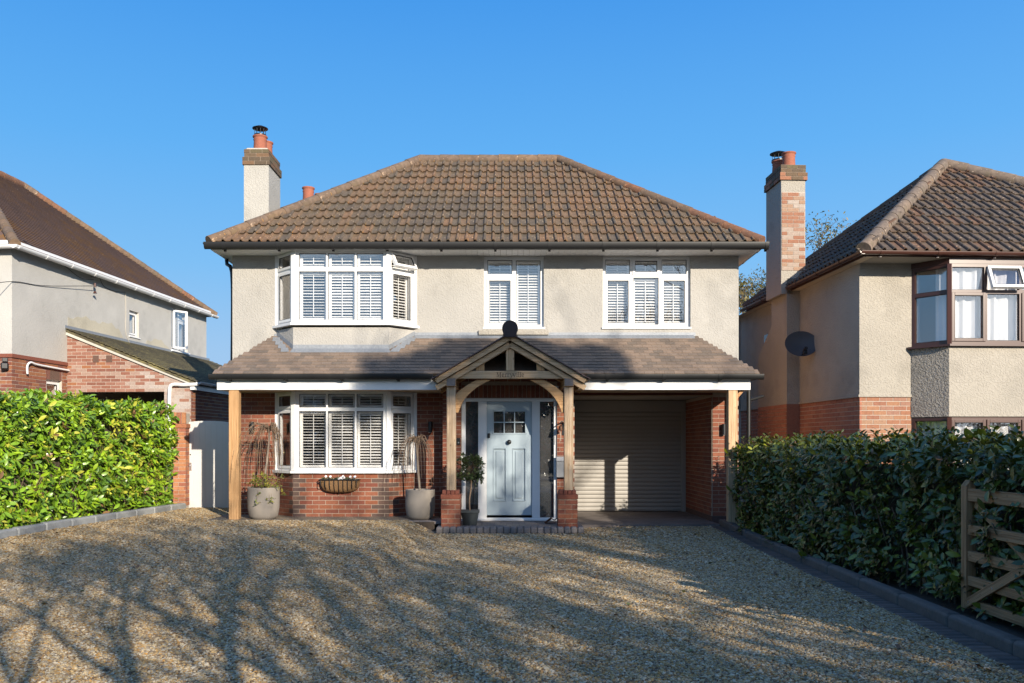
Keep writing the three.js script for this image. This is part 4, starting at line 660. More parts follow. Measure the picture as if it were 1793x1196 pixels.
// ------------------------------------------------------------------ neighbour with the brown bay
{
  const nb = thing('neighbour_house', 'cream roughcast house with brown framed bay window and ribbed tile roof', 'house', [5.71, 0, 1.2], .049);
  const T = px => (FOC * 5.71 - (px - 890) * 14.3) / ((px - 890) + .049 * FOC), Y = (py, t) => CY + (778 - py) * (14.3 + t) / FOC;
  const set = new Pieces('brick', 'brickwork'), YB = 2.2, YT = 4.36, TE = 6.4, WX = 6.5;
  const bay = [[.86, 0], [1.22, .5], [3.5, .5], [3.86, 0]];
  const left = g => g.rotateY(-Math.PI / 2);                                     // xy plate -> faces -x, u runs towards +z
  const wr = [TE - T(1349), TE - T(1326)];
  mesh('wall', [left(plate([[0, YB], [TE, YB], [TE, YT], [0, YT]], [[wr[0] - .35, wr[0] + .55, 2.6, 3.75]], -.25, .0)).translate(0, 0, -TE), plate([[.2501, YB], [WX, YB], [WX, YT], [.2501, YT]], [[1.0, 3.7, 2.9, 4.3]], -.25, 0)], MT.renderRight, nb);
  mesh('bell_cast', [bx(-.022, -.001, YB - .01, YB + .03, -TE, .02), bx(-.001, .86, YB - .01, YB + .03, .001, .02)], MT.renderRight, nb);
  mesh('wall', [bx(0, WX, 0, YT, -TE, -TE + .25), bx(WX - .25, WX, 0, YT, -TE + .251, -.251)], MT.renderRight, nb);
  const low = mesh('wall', [bx(.008, .25, 0, YB - .001, -TE + .251, -.251), plate([[.008, 0], [WX, 0], [WX, YB - .001], [.008, YB - .001]], [[1.0, 3.7, .6, 1.95]], -.25, -.008)], MT.mortarPale, nb);
  layBricks(set, low, [.008, YB - .075 * 18, -.008], 0, .86, 1.35, BR_RIGHT, { prio: 3 }); layBricks(set, low, [3.87, YB - .075 * 18, -.008], 0, WX - 3.87, 1.35, BR_RIGHT, { prio: .2 });
  layBricks(set, low, [.008, YB - .075 * 18, -TE], -Math.PI / 2, TE, 1.35, bricksOf([[.40, .16, .10], [.36, .14, .09], [.43, .18, .11]]), { prio: 1 });
  mesh('rear_window', bx(-.02, .05, 2.6, 3.75, -TE + wr[0] - .34, -TE + wr[0] + .54), mat([.03, .03, .035], { rough: .2 }), nb);
  mesh('window_sill', bx(-.05, .03, 2.55, 2.6, -TE + wr[0] - .4, -TE + wr[0] + .6), MT.white, nb);
  mesh('floor', [bx(.26, WX - .26, 2.3, 2.45, -TE + .3, -.26)], MT.inner, nb); mesh('ceiling', bx(.0, WX, YT + .001, YT + .04, -TE, .5), MT.inner, nb); mesh('inner_wall', bx(.26, WX - .26, 0, YT, -3.1, -3), mat([.45, .43, .40]), nb);
  // bay
  const A1 = Math.atan2(-.5, .36), A2 = Math.atan2(.5, .36), SW = Math.hypot(.5, .36), ys = [[.95, 1.845], [3.0, 4.27]];
  mesh('bay_wall', prism(bay.concat([[3.86, -.2], [.86, -.2]]), 0, .9), BR_RIGHT[0], nb);
  mesh('bay_apron', prism([[.875, 0], [1.225, .492], [3.495, .492], [3.845, 0], [3.845, -.2], [.875, -.2]], 1.86, 2.965), MT.renderRight, nb);
  mesh('roughcast_panel', bx(.005, SW - .005, 1.86, 2.965, -.02, .006).rotateY(A1).translate(.86, 0, 0), MT.pebble, nb);
  mesh('bay_head', prism(bay.concat([[3.86, -.2], [.86, -.2]]), 4.271, YT - .002), MT.brownPlastic, nb);
  const B = MT.brownPlastic, cw = .54, cols = [0, 1, 2, 3].map(i => [.05 + i * (cw + .03), .05 + i * (cw + .03) + cw - .02]);
  ys.forEach(([y0, y1], k) => {
    const H = y1 - y0, split = k ? [[.06, .80], [.86, H - .05]] : [[.06, .48], [.55, H - .05]], o = { frameMat: B, curtain: true };
    makeWindow(nb, [1.22, y0, .5], 0, 2.28, H, cols.flatMap(([a, b], i) => [[a, b, ...split[0], { sash: i % 2 === 0 ? 1 : 0 }], [a, b, ...split[1], { sash: i === 1 && k ? 1 : k ? 0 : 1, open: i === 1 && k ? .4 : 0, mat: i === 1 && k ? MT.white : B }]]), o);  // open sash: reflection on the brown frame is put into its white colour
    makeWindow(nb, [.86, y0, 0], A1, SW, H, [[.06, SW - .05, ...split[0], {}], [.06, SW - .05, ...split[1], {}]], o);
    makeWindow(nb, [3.5, y0, .5], A2, SW, H, [[.06, SW - .05, .06, H - .05, {}]], o);
    for (const [x, r] of [[1.22, -.47], [3.5, .47]]) mesh('corner_post', cb(-.035, .035, 0, H, -.07, .008, .006).rotateY(r).translate(x, y0, .5), B, nb);
    mesh('window_sill', prism([[.78, .001], [.80, .06], [1.19, .57], [3.53, .57], [3.93, .06], [3.94, .001], [3.86, -.1], [.86, -.1]], y0 - .034, y0 - .002), B, nb);
    // net curtains in deep folds
    const fold = (x0, x1, z, turn, px, pz, ph) => { const n = Math.round((x1 - x0) * 60), g = new THREE.PlaneGeometry(x1 - x0, H, n, 1); const p = g.attributes.position; for (let i = 0; i < p.count; i++) { const x = p.getX(i); p.setZ(i, .022 * Math.sin(x * 38 + ph) + .012 * Math.sin(x * 61 + ph * 2) + .01 * Math.sin(x * 9)); } g.computeVertexNormals(); g.translate((x0 + x1) / 2, H / 2, 0); g.rotateY(turn); g.translate(px, y0, pz); mesh('net_curtain', g, MT.curtain, nb); };
    fold(.05, 2.2, 0, 0, 1.22, .36, k); fold(k ? .30 : .1, SW - .05, 0, A1, .86 + .12, -.07, k + 2);
  });
  // roof
  const ex = -.2, ez = .56, ye = 4.43, a = 2.91, yr = 6.70, rw = 7.45, ap = [ex + a, yr, ez - a], L = Math.hypot(a, yr - ye);
  const roof = mesh('roof', [quadSheet([ex, ye, ez], [ex + rw, ye, ez], ap, ap, .04), quadSheet([ex, ye, ez - 2 * a], [ex, ye, ez], ap, ap, .04), quadSheet([ex + rw, ye, ez - 2 * a], [ex, ye, ez - 2 * a], ap, ap, .04), quadSheet([ex + rw, ye, ez], [ex + rw, ye, ez - 2 * a], ap, ap, .04)], TILE_GREY[3], nb);
  const ts = new Pieces('roof_tile', 'roof_tiling');
  pantileSlope(ts, roof, V3(ex, ye, ez), V3(1, 0, 0), V3(0, yr - ye, -a), 34, 11, .17, L / 11, (x, y) => { const f = y / L; return x > a * f - .04 && x < rw - (rw - a) * f + .04; }, TILE_GREY, (x, y) => 20 - x);
  pantileSlope(ts, roof, V3(ex, ye, ez - 2 * a), V3(0, 0, 1), V3(a, yr - ye, 0), 34, 11, .17, L / 11, (x, y) => { const f = y / L * a; return x > f - .04 && x < 2 * a - f + .04; }, TILE_GREY, () => 0);
  ts.emit();
  hipTiles(roof, [ex + .02, ye + .04, ez - .02], [ap[0], ap[1] + .06, ap[2]], .115, .36, clay([[.46, .38, .32], [.42, .35, .30], [.50, .40, .32]])); hipTiles(roof, [ex + rw, ye + .04, ez], [ap[0], ap[1] + .06, ap[2]], .115, .42, clay([[.46, .38, .32], [.50, .40, .32]])); hipTiles(roof, [ex + .02, ye + .04, ez - 2 * a], [ap[0], ap[1] + .04, ap[2]], .1, .42, TILE_GREY);
  mesh('fascia', [bx(ex + .03, WX, YT - .0, ye - .02, ez - .04, ez - .02), bx(ex + .03, ex + .05, YT, ye - .02, ez - 2 * a, ez - .041)], MT.brownPlastic, nb);
  mesh('soffit', [bx(ex + .051, WX, YT + .002, YT + .012, .001, ez - .042), bx(ex + .051, -.001, YT + .002, YT + .012, -TE, -.0)], mat([.55, .47, .36], { rough: .8 }), nb);
  gutterX(nb, ex - .06, WX, ye + .0, ez + .045, .058, MT.brownPlastic); gutterZ(nb, ex - .03, ez - 2 * a - .1, ez + .08, ye + .0, .055, MT.brownPlastic);
  // chimney breast and stack
  const ch = part('chimney', nb), t0 = 2.56, t1 = 3.4, t2 = 4.2;
  const br = new THREE.Shape(); br.moveTo(t0, 0); br.lineTo(t2, 0); br.lineTo(t2, 3.25); br.lineTo(t1, 3.8); br.lineTo(t1, 4.6); br.lineTo(t0, 4.6); br.closePath();
  mesh('breast', new THREE.ExtrudeGeometry(br, { depth: .25, bevelEnabled: false }).rotateY(Math.PI / 2).translate(-.25, 0, 0), MT.renderRight, ch);
  layBricks(set, ch, [-.252, YB - .075 * 18, -t2], -Math.PI / 2, t2 - t0, 1.35, bricksOf([[.42, .17, .10], [.38, .15, .09]]), { prio: 1 }); mesh('breast_brick', bx(-.249, 0, .3, YB - .01, -t0, -t0 + .006), BR_RIGHT[2], ch);
  const sx0 = -.36, sx1 = .11; mesh('stack', bx(sx0, sx1, 4.3, 6.48, -t1, -t0), MT.renderRight, ch);
  const patch = mesh('mortar', bx(sx0 + .01, sx1 - .005, 4.75, 6.25, -t0, -t0 + .004), MT.mortarPale, ch); layBricks(set, patch, [sx0 + .012, 4.75, -t0 + .006], 0, sx1 - sx0 - .02, 1.5, BR_FADED, { prio: 2.5, skip: () => R() < .04 });
  brickBand(set, ch, sx0 - .03, sx1 + .03, -t1 - .03, -t0 + .03, 6.48, 2, [BR_OLD[2], BR_RIGHT[0], BR_OLD[0]], 2.5); brickBand(set, ch, sx0 - .005, sx1 + .005, -t1 - .005, -t0 + .005, 6.63, 2, BR_OLD, 2.5);
  chimneyPot(ch, -.13, 6.77, -t0 - .22, .125, .3, MT.terracotta); chimneyPot(ch, -.2, 6.77, -t0 - .6, .12, .26, MT.terracotta); cowl(ch, -.2, 7.03, -t0 - .6, .13, MT.blackMetal);
  set.emit();

  const sd = thing('satellite_dish', 'dark grey oval satellite dish fixed to the shaded side wall below the chimney', 'satellite dish', [5.40, 3.26, -.72], 0);
  const bowl = new THREE.LatheGeometry([[.0, 0], [.1, .006], [.2, .024], [.29, .052], [.295, .052], [.29, .044], [.2, .014], [0, -.008]].map(p => new THREE.Vector2(...p)), 36); bowl.rotateX(Math.PI / 2); bowl.scale(1, .82, 1);
  const tilt = new THREE.Matrix4().makeRotationFromEuler(new THREE.Euler(-.2, -.2, -.1, 'YXZ'));
  mesh('reflector', bowl.applyMatrix4(tilt), MT.dish, sd);
  mesh('feed_arm', [rod([0, -.2, .02], [-.02, -.16, .26], .012), rod([.0, -.03, -.02], [.22, -.05, -.12], .02), cyl(.028, .03, .09, 0, 0, 0, 12).rotateX(1.3).translate(.0, -.12, .2), cb(-.035, .035, -.2, -.13, .18, .25, .01)], MT.blackMetal, sd);
}

// ------------------------------------------------------------------ side gate, brick pier
{
  const Z = -1.7, base = .155, gx0 = U(325, Z), gx1 = U(404, Z), g = thing('side_gate', 'white arched timber side gate of upright boards beside the brick pier', 'gate', [0, 0, Z]);
  const n = 7, w = (gx1 - gx0 - .08) / n, topAt = x => V(742, Z) + .055 * Math.sqrt(Math.max(0, 1 - Math.pow((x - (gx0 + gx1) / 2) / ((gx1 - gx0) / 2), 2)));
  for (let i = 0; i < n; i++) { const a = gx0 + .04 + i * w, b = a + w - .004, sh = new THREE.Shape(); sh.moveTo(a, base); sh.lineTo(b, base); for (let k = 0; k <= 4; k++) { const x = b + (a - b) * k / 4; sh.lineTo(x, topAt(x)); } sh.closePath(); mesh('board', new THREE.ExtrudeGeometry(sh, { depth: .022, bevelEnabled: true, bevelSize: .003, bevelThickness: .004, bevelSegments: 1 }).translate(0, 0, -.03), MT.whiteGate, g); }
  mesh('stile', [cb(gx0, gx0 + .038, base, V(740, Z), -.05, .0, .005)], MT.whiteGate, g); mesh('stile', [cb(gx1 - .038, gx1, base, V(742, Z), -.05, .0, .005)], MT.whiteGate, g);
  mesh('ledge', [bx(gx0 + .04, gx1 - .04, .4, .52, -.06, -.031), bx(gx0 + .04, gx1 - .04, 1.4, 1.52, -.06, -.031)], MT.whiteGate, g);
  mesh('latch', [cb(U(331, Z), U(336, Z), V(824, Z), V(810, Z), -.008, .012, .006), rod([U(333, Z), V(815, Z), .0], [U(333, Z), V(815, Z), .05], .006)], MT.steel, g); mesh('lock', rod([U(333.3, Z), V(796, Z), -.01], [U(333.3, Z), V(796, Z), .008], .012, 14), MT.blackMetal, g);
  mesh('gate_post', cb(gx1 + .01, gx1 + .11, .1, V(744, Z), -.07, .03, .006), MT.whiteGate, g);
  const p = thing('gate_pier', 'orange brick gate pier with soldier course top beside the white arched gate', 'pier', [0, 0, -1.55]);
  const set = new Pieces('brick', 'brickwork', 200), x1 = U(324.5, -1.5), x0 = x1 - .24, bm = bricksOf([[.46, .19, .09], [.50, .22, .11], [.42, .16, .08], [.36, .13, .08], [.48, .21, .10]]), yt = V(722, -1.5);
  mesh('mortar', bx(x0 + .004, x1 - .004, .1, yt - .02, -.2, .035), MT.mortarPale, p);
  layBricks(set, p, [x0, yt - .3 - .075 * 20, .04], 0, .24, 1.5, bm, { prio: 2 }); layBricks(set, p, [x1, yt - .3 - .075 * 20, .04], Math.PI / 2, .24, 1.5, bm, { prio: 1, phase: 1 });
  soldiers(set, p, [x0 - .01, yt - .215, .045], 0, .26, bm, 4); mesh('projecting_course', cb(x0 - .025, x1 + .025, yt - .3, yt - .222, -.21, .065, .006), bm[2], p); set.emit();
}
// ------------------------------------------------------------------ field gate standing open by the drive
{
  const X = 3.87, z0 = 8.1, g = thing('field_gate', 'brown timber barred gate standing open against the dark hedge', 'gate', [X, 0, z0]);
  const W = MT.gateWood, len = 2.3, rail = (y0, y1, name = 'rail') => mesh(name, cb(-.025, .02, y0, y1, .03, len, .006), W, g, 'z');
  const st = new THREE.Shape(); st.moveTo(-.035, .05); st.lineTo(.04, .05); st.lineTo(.04, 1.07); st.lineTo(.0, 1.115); st.lineTo(-.035, 1.07); st.closePath();
  mesh('stile', new THREE.ExtrudeGeometry(st, { depth: .075, bevelEnabled: true, bevelSize: .004, bevelThickness: .004, bevelSegments: 1 }).translate(0, 0, -.04), W, g, 'y');
  rail(.945, 1.05, 'top_rail'); rail(.665, .75); rail(.445, .53); rail(.24, .32); rail(.055, .13);
  mesh('hanging_stile', cb(-.04, .04, .02, 1.3, len, len + .09, .008), W, g, 'y');
  const brace = (za, ya, zb, yb, off) => { const L = Math.hypot(zb - za, yb - ya), b = obox(L, .075, .022, .004); uvMetres2(b, 'x'); b.rotateZ(Math.atan2(yb - ya, zb - za)); b.rotateY(-Math.PI / 2); b.translate(off, (ya + yb) / 2, (za + zb) / 2); b.userData.ownUv = true; return mesh('brace', b, W, g); };
  brace(.05, .09, 1.9, 1.0, -.037); brace(.06, .93, 1.3, .30, .032); brace(1.3, .12, 2.2, .95, .032);
  for (const [z, y] of [[.09, .11], [.45, .28], [.33, .71], [.9, .49], [1.35, .72]]) mesh('bolt', rod([-.05, y, z], [-.03, y, z], .009, 10), MT.steel, g);
  const p = thing('gate_post', 'squared brown timber post carrying the open barred gate', 'post', [X + .02, 0, z0 + len + .2]); mesh('post', cb(-.08, .08, -.02, 1.5, -.08, .08, .012), W, p, 'y'); mesh('post_cap', new THREE.ConeGeometry(.125, .06, 4).rotateY(Math.PI / 4).translate(0, 1.53, 0), W, p);
}
// ------------------------------------------------------------------ leaves
function leafGeo(L = 1, w = .4, fold = .16, bend = .18, seg = 4) {
  const pos = [], idx = [], wid = [0, .72, 1, .8, 0];
  for (let i = 0; i <= seg; i++) { const t = i / seg, y = -bend * t * t * L, h = wid[i] * w * .5; pos.push(-h, y + fold * h, t * L, 0, y, t * L, h, y + fold * h, t * L); }
  for (let i = 0; i < seg; i++) { const a = i * 3, b = a + 3; idx.push(a, b, a + 1, a + 1, b, b + 1, a + 1, b + 1, a + 2, a + 2, b + 1, b + 2); }
  const g = new THREE.BufferGeometry(); g.setAttribute('position', new THREE.Float32BufferAttribute(pos, 3)); g.setIndex(idx); g.computeVertexNormals(); g.setAttribute('uv', new THREE.Float32BufferAttribute(pos.flatMap((v, i) => i % 3 ? [] : [v, pos[i + 2]]), 2)); return g;
}
const LEAF = leafGeo(1, .42);
const leafMat = (rgb, gloss = .45, t = .2) => mat(rgb, { rough: gloss, phys: { transmission: t, thickness: 0, clearcoat: .35, clearcoatRoughness: .2 }, side: true });
function leafFrame(p, dir, up, s, out = M4()) { const Z = dir.clone().normalize(), X = up.clone().cross(Z); if (X.lengthSq() < 1e-6) X.set(1, 0, 0); X.normalize(); const Y = Z.clone().cross(X); return out.makeBasis(X.multiplyScalar(s), Y.multiplyScalar(s), Z.multiplyScalar(s)).setPosition(p); }
function instanced(name, geo, m, T, C, parent) { const im = new THREE.InstancedMesh(geo, m, T.length), c = new THREE.Color(); T.forEach((x, i) => { im.setMatrixAt(i, x); if (C) im.setColorAt(i, c.setRGB(...C[i])); }); im.name = name; stuff(shadow(im)); parent.add(im); return im; }
const onScreen = p => { const s = FOC / (CZ - p.z), x = 890 + p.x * s, y = 778 - (p.y - CY) * s; return p.z < CZ - 1 && x > 0 && x < 1793 && y > 0 && y < 1196 ? s : 0; };
// faces: {o, u, w, h, n, den, depth}; cols: list of leaf colours
function hedge(o, faces, cols, size, core, seed, shoots) {
  const r = rng(seed), T = [], C = [], P = [], up = V3(0, 1, 0);
  const lump = (a, b) => .07 * Math.sin(a * 3.1 + seed) * Math.sin(b * 3.7 + a) + .04 * Math.sin(a * 8.3 + b * 2) + .03 * Math.sin(b * 9.1 + a * 4);
  const leaf = (p, dir, s, c, n) => { const k2 = n ? 1.1 : 0; T.push(leafFrame(p, dir, V3(rr(-.6, .6, r) + (n?.x ?? 0) * k2, .7 + rr(-.3, .3, r), rr(-.6, .6, r) + (n?.z ?? 0) * k2), s)); const k = rr(.75, 1.25, r); C.push(c.map(v => v * k)); P.push(p); };
  for (const f of faces) {
    const N = Math.round(f.w * f.h * f.den / 5);
    for (let i = 0; i < N; i++) {                                    // small sprigs of five leaves round a twig
      const a = r() * f.w, b = r() * f.h, d = -Math.pow(r(), 1.6) * f.depth + lump(a + f.o.x, b);
      const p = f.o.clone().addScaledVector(f.u, a).addScaledVector(f.v ?? up, b).addScaledVector(f.n, d), ax = f.n.clone().multiplyScalar(rr(.4, 1, r)).add(V3(rr(-.6, .6, r), rr(-.1, .9, r), rr(-.6, .6, r))).normalize();
      const ph = r() * 6.28, e1 = ax.clone().cross(V3(.3, .2, 1)).normalize(), e2 = ax.clone().cross(e1), c = cols(p, r);
      for (let k = 0; k < 5; k++) { const an = ph + k * 2.4, dir = ax.clone().multiplyScalar(.55 + .1 * k).addScaledVector(e1, Math.cos(an)).addScaledVector(e2, Math.sin(an)); dir.y -= .1; leaf(p.clone().addScaledVector(ax, k * .012), dir, size * rr(.4, 1.35, r), c, f.n); }
    }
  }
  for (const [x, y, z, h] of shoots(r)) { const lean = V3(rr(-.25, .25, r), 1, rr(-.25, .25, r)).normalize(), c = cols(V3(x, y + 1, z), r), n = Math.round(h / .022); for (let k = 0; k < n; k++) { const an = k * 2.4, dir = lean.clone().multiplyScalar(.7).add(V3(Math.cos(an), 0, Math.sin(an)).multiplyScalar(.75)); leaf(V3(x, y, z).addScaledVector(lean, k * .022), dir, size * rr(.8, 1.25, r) * (1 - .35 * k / n), c); } }
  const m = leafMat([1, 1, 1]), order = P.map((p, i) => [onScreen(p) + (faces[0].n.x * p.x) * 8, i]).sort((a, b) => b[0] - a[0]);
  const single = new Set(order.filter(a => a[0] > -1e3).slice(0, 280).map(a => a[1])), byC = [0, 1, 2, 3].map(() => []);
  const tones = [0, 1, 2, 3].map(i => { const c = cols(V3(0, 1, 0), rng(i * 17 + 3)); return leafMat(c); });
  single.forEach(i => { const q = shadow(new THREE.Mesh(LEAF, tones[i % 4])); q.name = 'leaf'; q.applyMatrix4(T[i]); o.add(q); });
  instanced('foliage', LEAF, m, T.filter((_, i) => !single.has(i)), C.filter((_, i) => !single.has(i)), o);
  const st = []; for (const f of faces) if (f.n.y < .5 && f.w > 1) for (let a = .1; a < f.w; a += .17) { const b = f.o.clone().addScaledVector(f.u, a + rr(-.06, .06, r)).addScaledVector(f.n, -.12); st.push(tube([[b.x, -.02, b.z], [b.x + rr(-.05, .05, r), f.o.y + .3, b.z + rr(-.06, .06, r)], [b.x + f.n.x * .12 + rr(-.08, .08, r), f.o.y + .75, b.z + rr(-.15, .15, r)]], .012, .005, 6, 5)); } mesh('stems', st, MT.twig, o);
  mesh('dark_core', core, mat([.10, .075, .05], { map: grain, bump: grainBump, bs: .03 }), o);  // solid dark box added inside the leaves to block light
}
{
  const h = thing('laurel_hedge', 'bright green clipped laurel hedge in full sun along the pale kerb', 'hedge');
  const z0 = -1.5, z1 = 6.5, d = V3(kL(z1) - kL(z0), 0, z1 - z0), w = d.length(), u = d.normalize(), n = V3(1, 0, .1).normalize(), o = V3(kL(z0) - .17, .2, z0), H = 1.88;
  const cols = (p, r) => { const t = r(); const y = sm(-.8, 0, p.z) * sm(1.0, .2, p.z) * .25; return t < .025 ? [.22, .12, .05] : t < .10 + y * .8 ? [.46, .47, .05] : t < .38 ? [.29, .44, .02] : t < .76 ? [.19, .34, .016] : [.10, .20, .018]; };
  hedge(h, [{ o, u, w, h: H, n, den: 1250, depth: .34 }, { o: o.clone().add(V3(-.95, H, 0)), u, v: V3(1, 0, 0), w, h: .95, n: V3(0, 1, 0), den: 900, depth: .15 }, { o: o.clone().add(V3(-.95, 0, 0)), u: V3(1, 0, 0), w: .95, h: H, n: V3(0, 0, -1), den: 600, depth: .15 }], cols, .106,
    prism([[kL(z0) - .36, z0 + .04], [kL(z0) - 1.1, z0 + .04], [kL(z1) - 1.1, z1], [kL(z1) - .36, z1]], 0, H + .06), 5, r => Array.from({ length: 70 }, () => { const z = rr(z0, z1, r); return [kL(z) - rr(.2, 1, r), H + .12, z, rr(.06, .14, r)]; }));
}
{
  const h = thing('laurel_hedge', 'dark green shaded laurel hedge with upright shoots behind the barred gate', 'hedge');
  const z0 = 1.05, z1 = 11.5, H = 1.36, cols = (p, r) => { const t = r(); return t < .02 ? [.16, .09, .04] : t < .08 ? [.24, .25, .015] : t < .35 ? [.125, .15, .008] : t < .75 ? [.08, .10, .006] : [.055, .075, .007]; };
  const f = z => kR(z) + .13 + .34 * sm(5.6, 7.6, z), faces = [], K = 7;
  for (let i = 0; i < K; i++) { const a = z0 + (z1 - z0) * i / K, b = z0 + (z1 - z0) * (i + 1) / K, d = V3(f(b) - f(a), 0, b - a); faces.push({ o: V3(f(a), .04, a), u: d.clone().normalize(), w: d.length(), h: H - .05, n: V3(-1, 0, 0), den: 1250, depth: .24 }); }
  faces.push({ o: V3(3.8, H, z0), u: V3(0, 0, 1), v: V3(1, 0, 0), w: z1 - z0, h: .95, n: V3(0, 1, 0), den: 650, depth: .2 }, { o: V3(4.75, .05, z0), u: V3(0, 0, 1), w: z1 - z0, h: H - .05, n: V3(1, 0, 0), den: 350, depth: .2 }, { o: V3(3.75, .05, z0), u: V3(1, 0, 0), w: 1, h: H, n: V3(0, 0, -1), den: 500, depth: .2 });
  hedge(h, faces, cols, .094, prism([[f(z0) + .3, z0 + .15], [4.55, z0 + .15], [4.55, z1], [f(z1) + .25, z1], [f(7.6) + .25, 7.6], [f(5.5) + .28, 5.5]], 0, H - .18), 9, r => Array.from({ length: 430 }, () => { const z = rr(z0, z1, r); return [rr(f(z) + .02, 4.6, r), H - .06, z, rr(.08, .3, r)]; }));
}
// ------------------------------------------------------------------ pots and plants
function potAt(name, label, x, z, r, h) { const y = .168, p = thing(name, label, 'planter', [x, y, z], 0); const g = new THREE.LatheGeometry([[0, 0], [r * .62, 0], [r * .78, .02], [r * .9, h * .12], [r * .985, h * .35], [r, h * .6], [r, h - .012], [r * .985, h], [r * .9, h], [r * .88, h * .85], [0, h * .85]].map(q => new THREE.Vector2(...q)), 40); mesh('pot', g, MT.planter, p); mesh('soil', cyl(r * .87, r * .87, .03, 0, h * .84, 0, 24), MT.soil, p); return y + h * .88; }
{
  const xa = -4.09, za = .8, ya = potAt('planter', 'large rounded grey stone planter beside the lit oak post', xa, za, .262, .535), xb = -1.47, zb = .82, yb = potAt('planter', 'large rounded grey stone planter beside the porch brick pier', xb, zb, .248, .5);
  const weep = (label, x, y, z, top, lean, n, seed, leaves, dir) => {
    const r = rng(seed), t = thing('weeping_tree', label, 'small tree', [x, y, z]), H = top - y;
    mesh('trunk', tube([[0, -.05, 0], [lean * .3, H * .3, .01], [lean * .7, H * .65, -.01], [lean, H, 0]], .02, .016, 16, 8), mat([.30, .24, .19], { map: grain, bump: grainBump, bs: .004 }), t);
    const tw = [], T = [], C = [];
    for (let i = 0; i < n; i++) { const a = r() * 6.28, R0 = rr(.12, .42, r) * (1 + dir * Math.cos(a - Math.PI) * .5), rise = rr(.02, .14, r), drop = rr(.3, .95, r) * Math.min(1, H), c = Math.cos(a), s = Math.sin(a); const P = [V3(lean, H, 0), V3(lean + c * R0 * .45, H + rise, s * R0 * .45), V3(lean + c * R0 * .85, H - drop * .2, s * R0 * .8), V3(lean + c * R0, H - drop * .6, s * R0 * .95), V3(lean + c * R0 * 1.04, H - drop, s * R0)]; tw.push(tube(P, .0055, .002, 9, 4)); const cv = new THREE.CatmullRomCurve3(P); for (let k = 0; k < leaves; k++) { const p = cv.getPoint(rr(.35, 1, r)); T.push(leafFrame(p, V3(rr(-1, 1, r), rr(-1, .2, r), rr(-1, 1, r)), V3(rr(-1, 1, r), 1, rr(-1, 1, r)), rr(.02, .035, r))); C.push(pick([[.32, .17, .05], [.26, .20, .05], [.20, .10, .04]], r)); } }
    for (let i = 0; i < 26; i++) { const a = r() * 6.28; tw.push(tube([[lean + rr(-.03, .03, r), H + rr(-.05, .03, r), rr(-.03, .03, r)], [lean + Math.cos(a) * .08, H + rr(-.02, .08, r), Math.sin(a) * .08], [lean + Math.cos(a) * .18, H - rr(0, .1, r), Math.sin(a) * .16]], .006, .002, 6, 4)); }
    mesh('branches', tw, MT.twig, t); if (T.length) instanced('leaves', LEAF, leafMat([1, 1, 1], .6), T, C, t);
  };
  weep('weeping tree with thin drooping twigs and sparse ochre leaves beside the oak post', xa, ya - .05, za, V(752, za), .1, 60, 21, 4, 1);
  weep('bare weeping tree with pale trunk in the planter by the porch', xb, yb - .05, zb, V(772, zb), -.07, 34, 22, 0, 0);
  const un = thing('shrub', 'low yellow green leafy shrub round the foot of the weeping tree', 'plant', [xa, ya - .03, za]), T = [], C = [], st = [], r = rng(31);
  for (let i = 0; i < 60; i++) { const a = r() * 6.28, R0 = rr(.08, .33, r), h = rr(.06, .36, r) * (1.1 - R0 * 1.6), p = [Math.cos(a) * R0 + .03, h - (R0 > .25 ? .12 * (i % 3) : 0), Math.sin(a) * R0]; st.push(tube([[p[0] * .3, 0, p[2] * .3], [p[0] * .7, h * .8 + .05, p[2] * .7], p], .004, .002, 6, 4)); for (let k = 0; k < 7; k++) { T.push(leafFrame(V3(p[0] + rr(-.04, .04, r), p[1] + rr(-.04, .05, r), p[2] + rr(-.04, .04, r)), V3(rr(-1, 1, r), rr(-.4, .8, r), rr(-1, 1, r)), V3(0, 1, .2), rr(.045, .075, r))); C.push(pick([[.26, .27, .03], [.34, .31, .04], [.16, .20, .03]], r)); } }
  mesh('stems', st, MT.twig, un); instanced('leaves', LEAF, leafMat([1, 1, 1], .5), T, C, un);
  // bay tree by the door
  const X = U(823, 1.05), Z = 1.05, y0 = .1, pt = thing('plant_pot', 'small dark tapered square pot on the door step', 'plant pot', [X, y0, Z]);
  const s = .145, sb = .11, hh = .235, pr = new THREE.CylinderGeometry(s * 1.414, sb * 1.414, hh, 4, 1).rotateY(Math.PI / 4).translate(0, hh / 2, 0); mesh('pot', pr, MT.darkPot, pt); mesh('rim', [bx(-s - .01, s + .01, hh - .03, hh + .004, s - .018, s + .01), bx(-s - .01, s + .01, hh - .03, hh + .004, -s - .01, -s + .018), bx(-s - .01, -s + .018, hh - .03, hh + .003, -s + .019, s - .019), bx(s - .018, s + .01, hh - .03, hh + .003, -s + .019, s - .019)], MT.darkPot, pt);
  const bt = thing('bay_tree', 'dark green ball shaped bay tree on a thin stem beside the front door', 'topiary', [X, y0 + .2, Z]), cy = V(821, Z) - y0 - .2, BT = [], BC = [], tw = [];
  mesh('trunk', tube([[0, 0, 0], [-.01, .2, .01], [.02, cy * .6, 0], [.01, cy, 0]], .013, .01, 12, 7), MT.twig, bt);
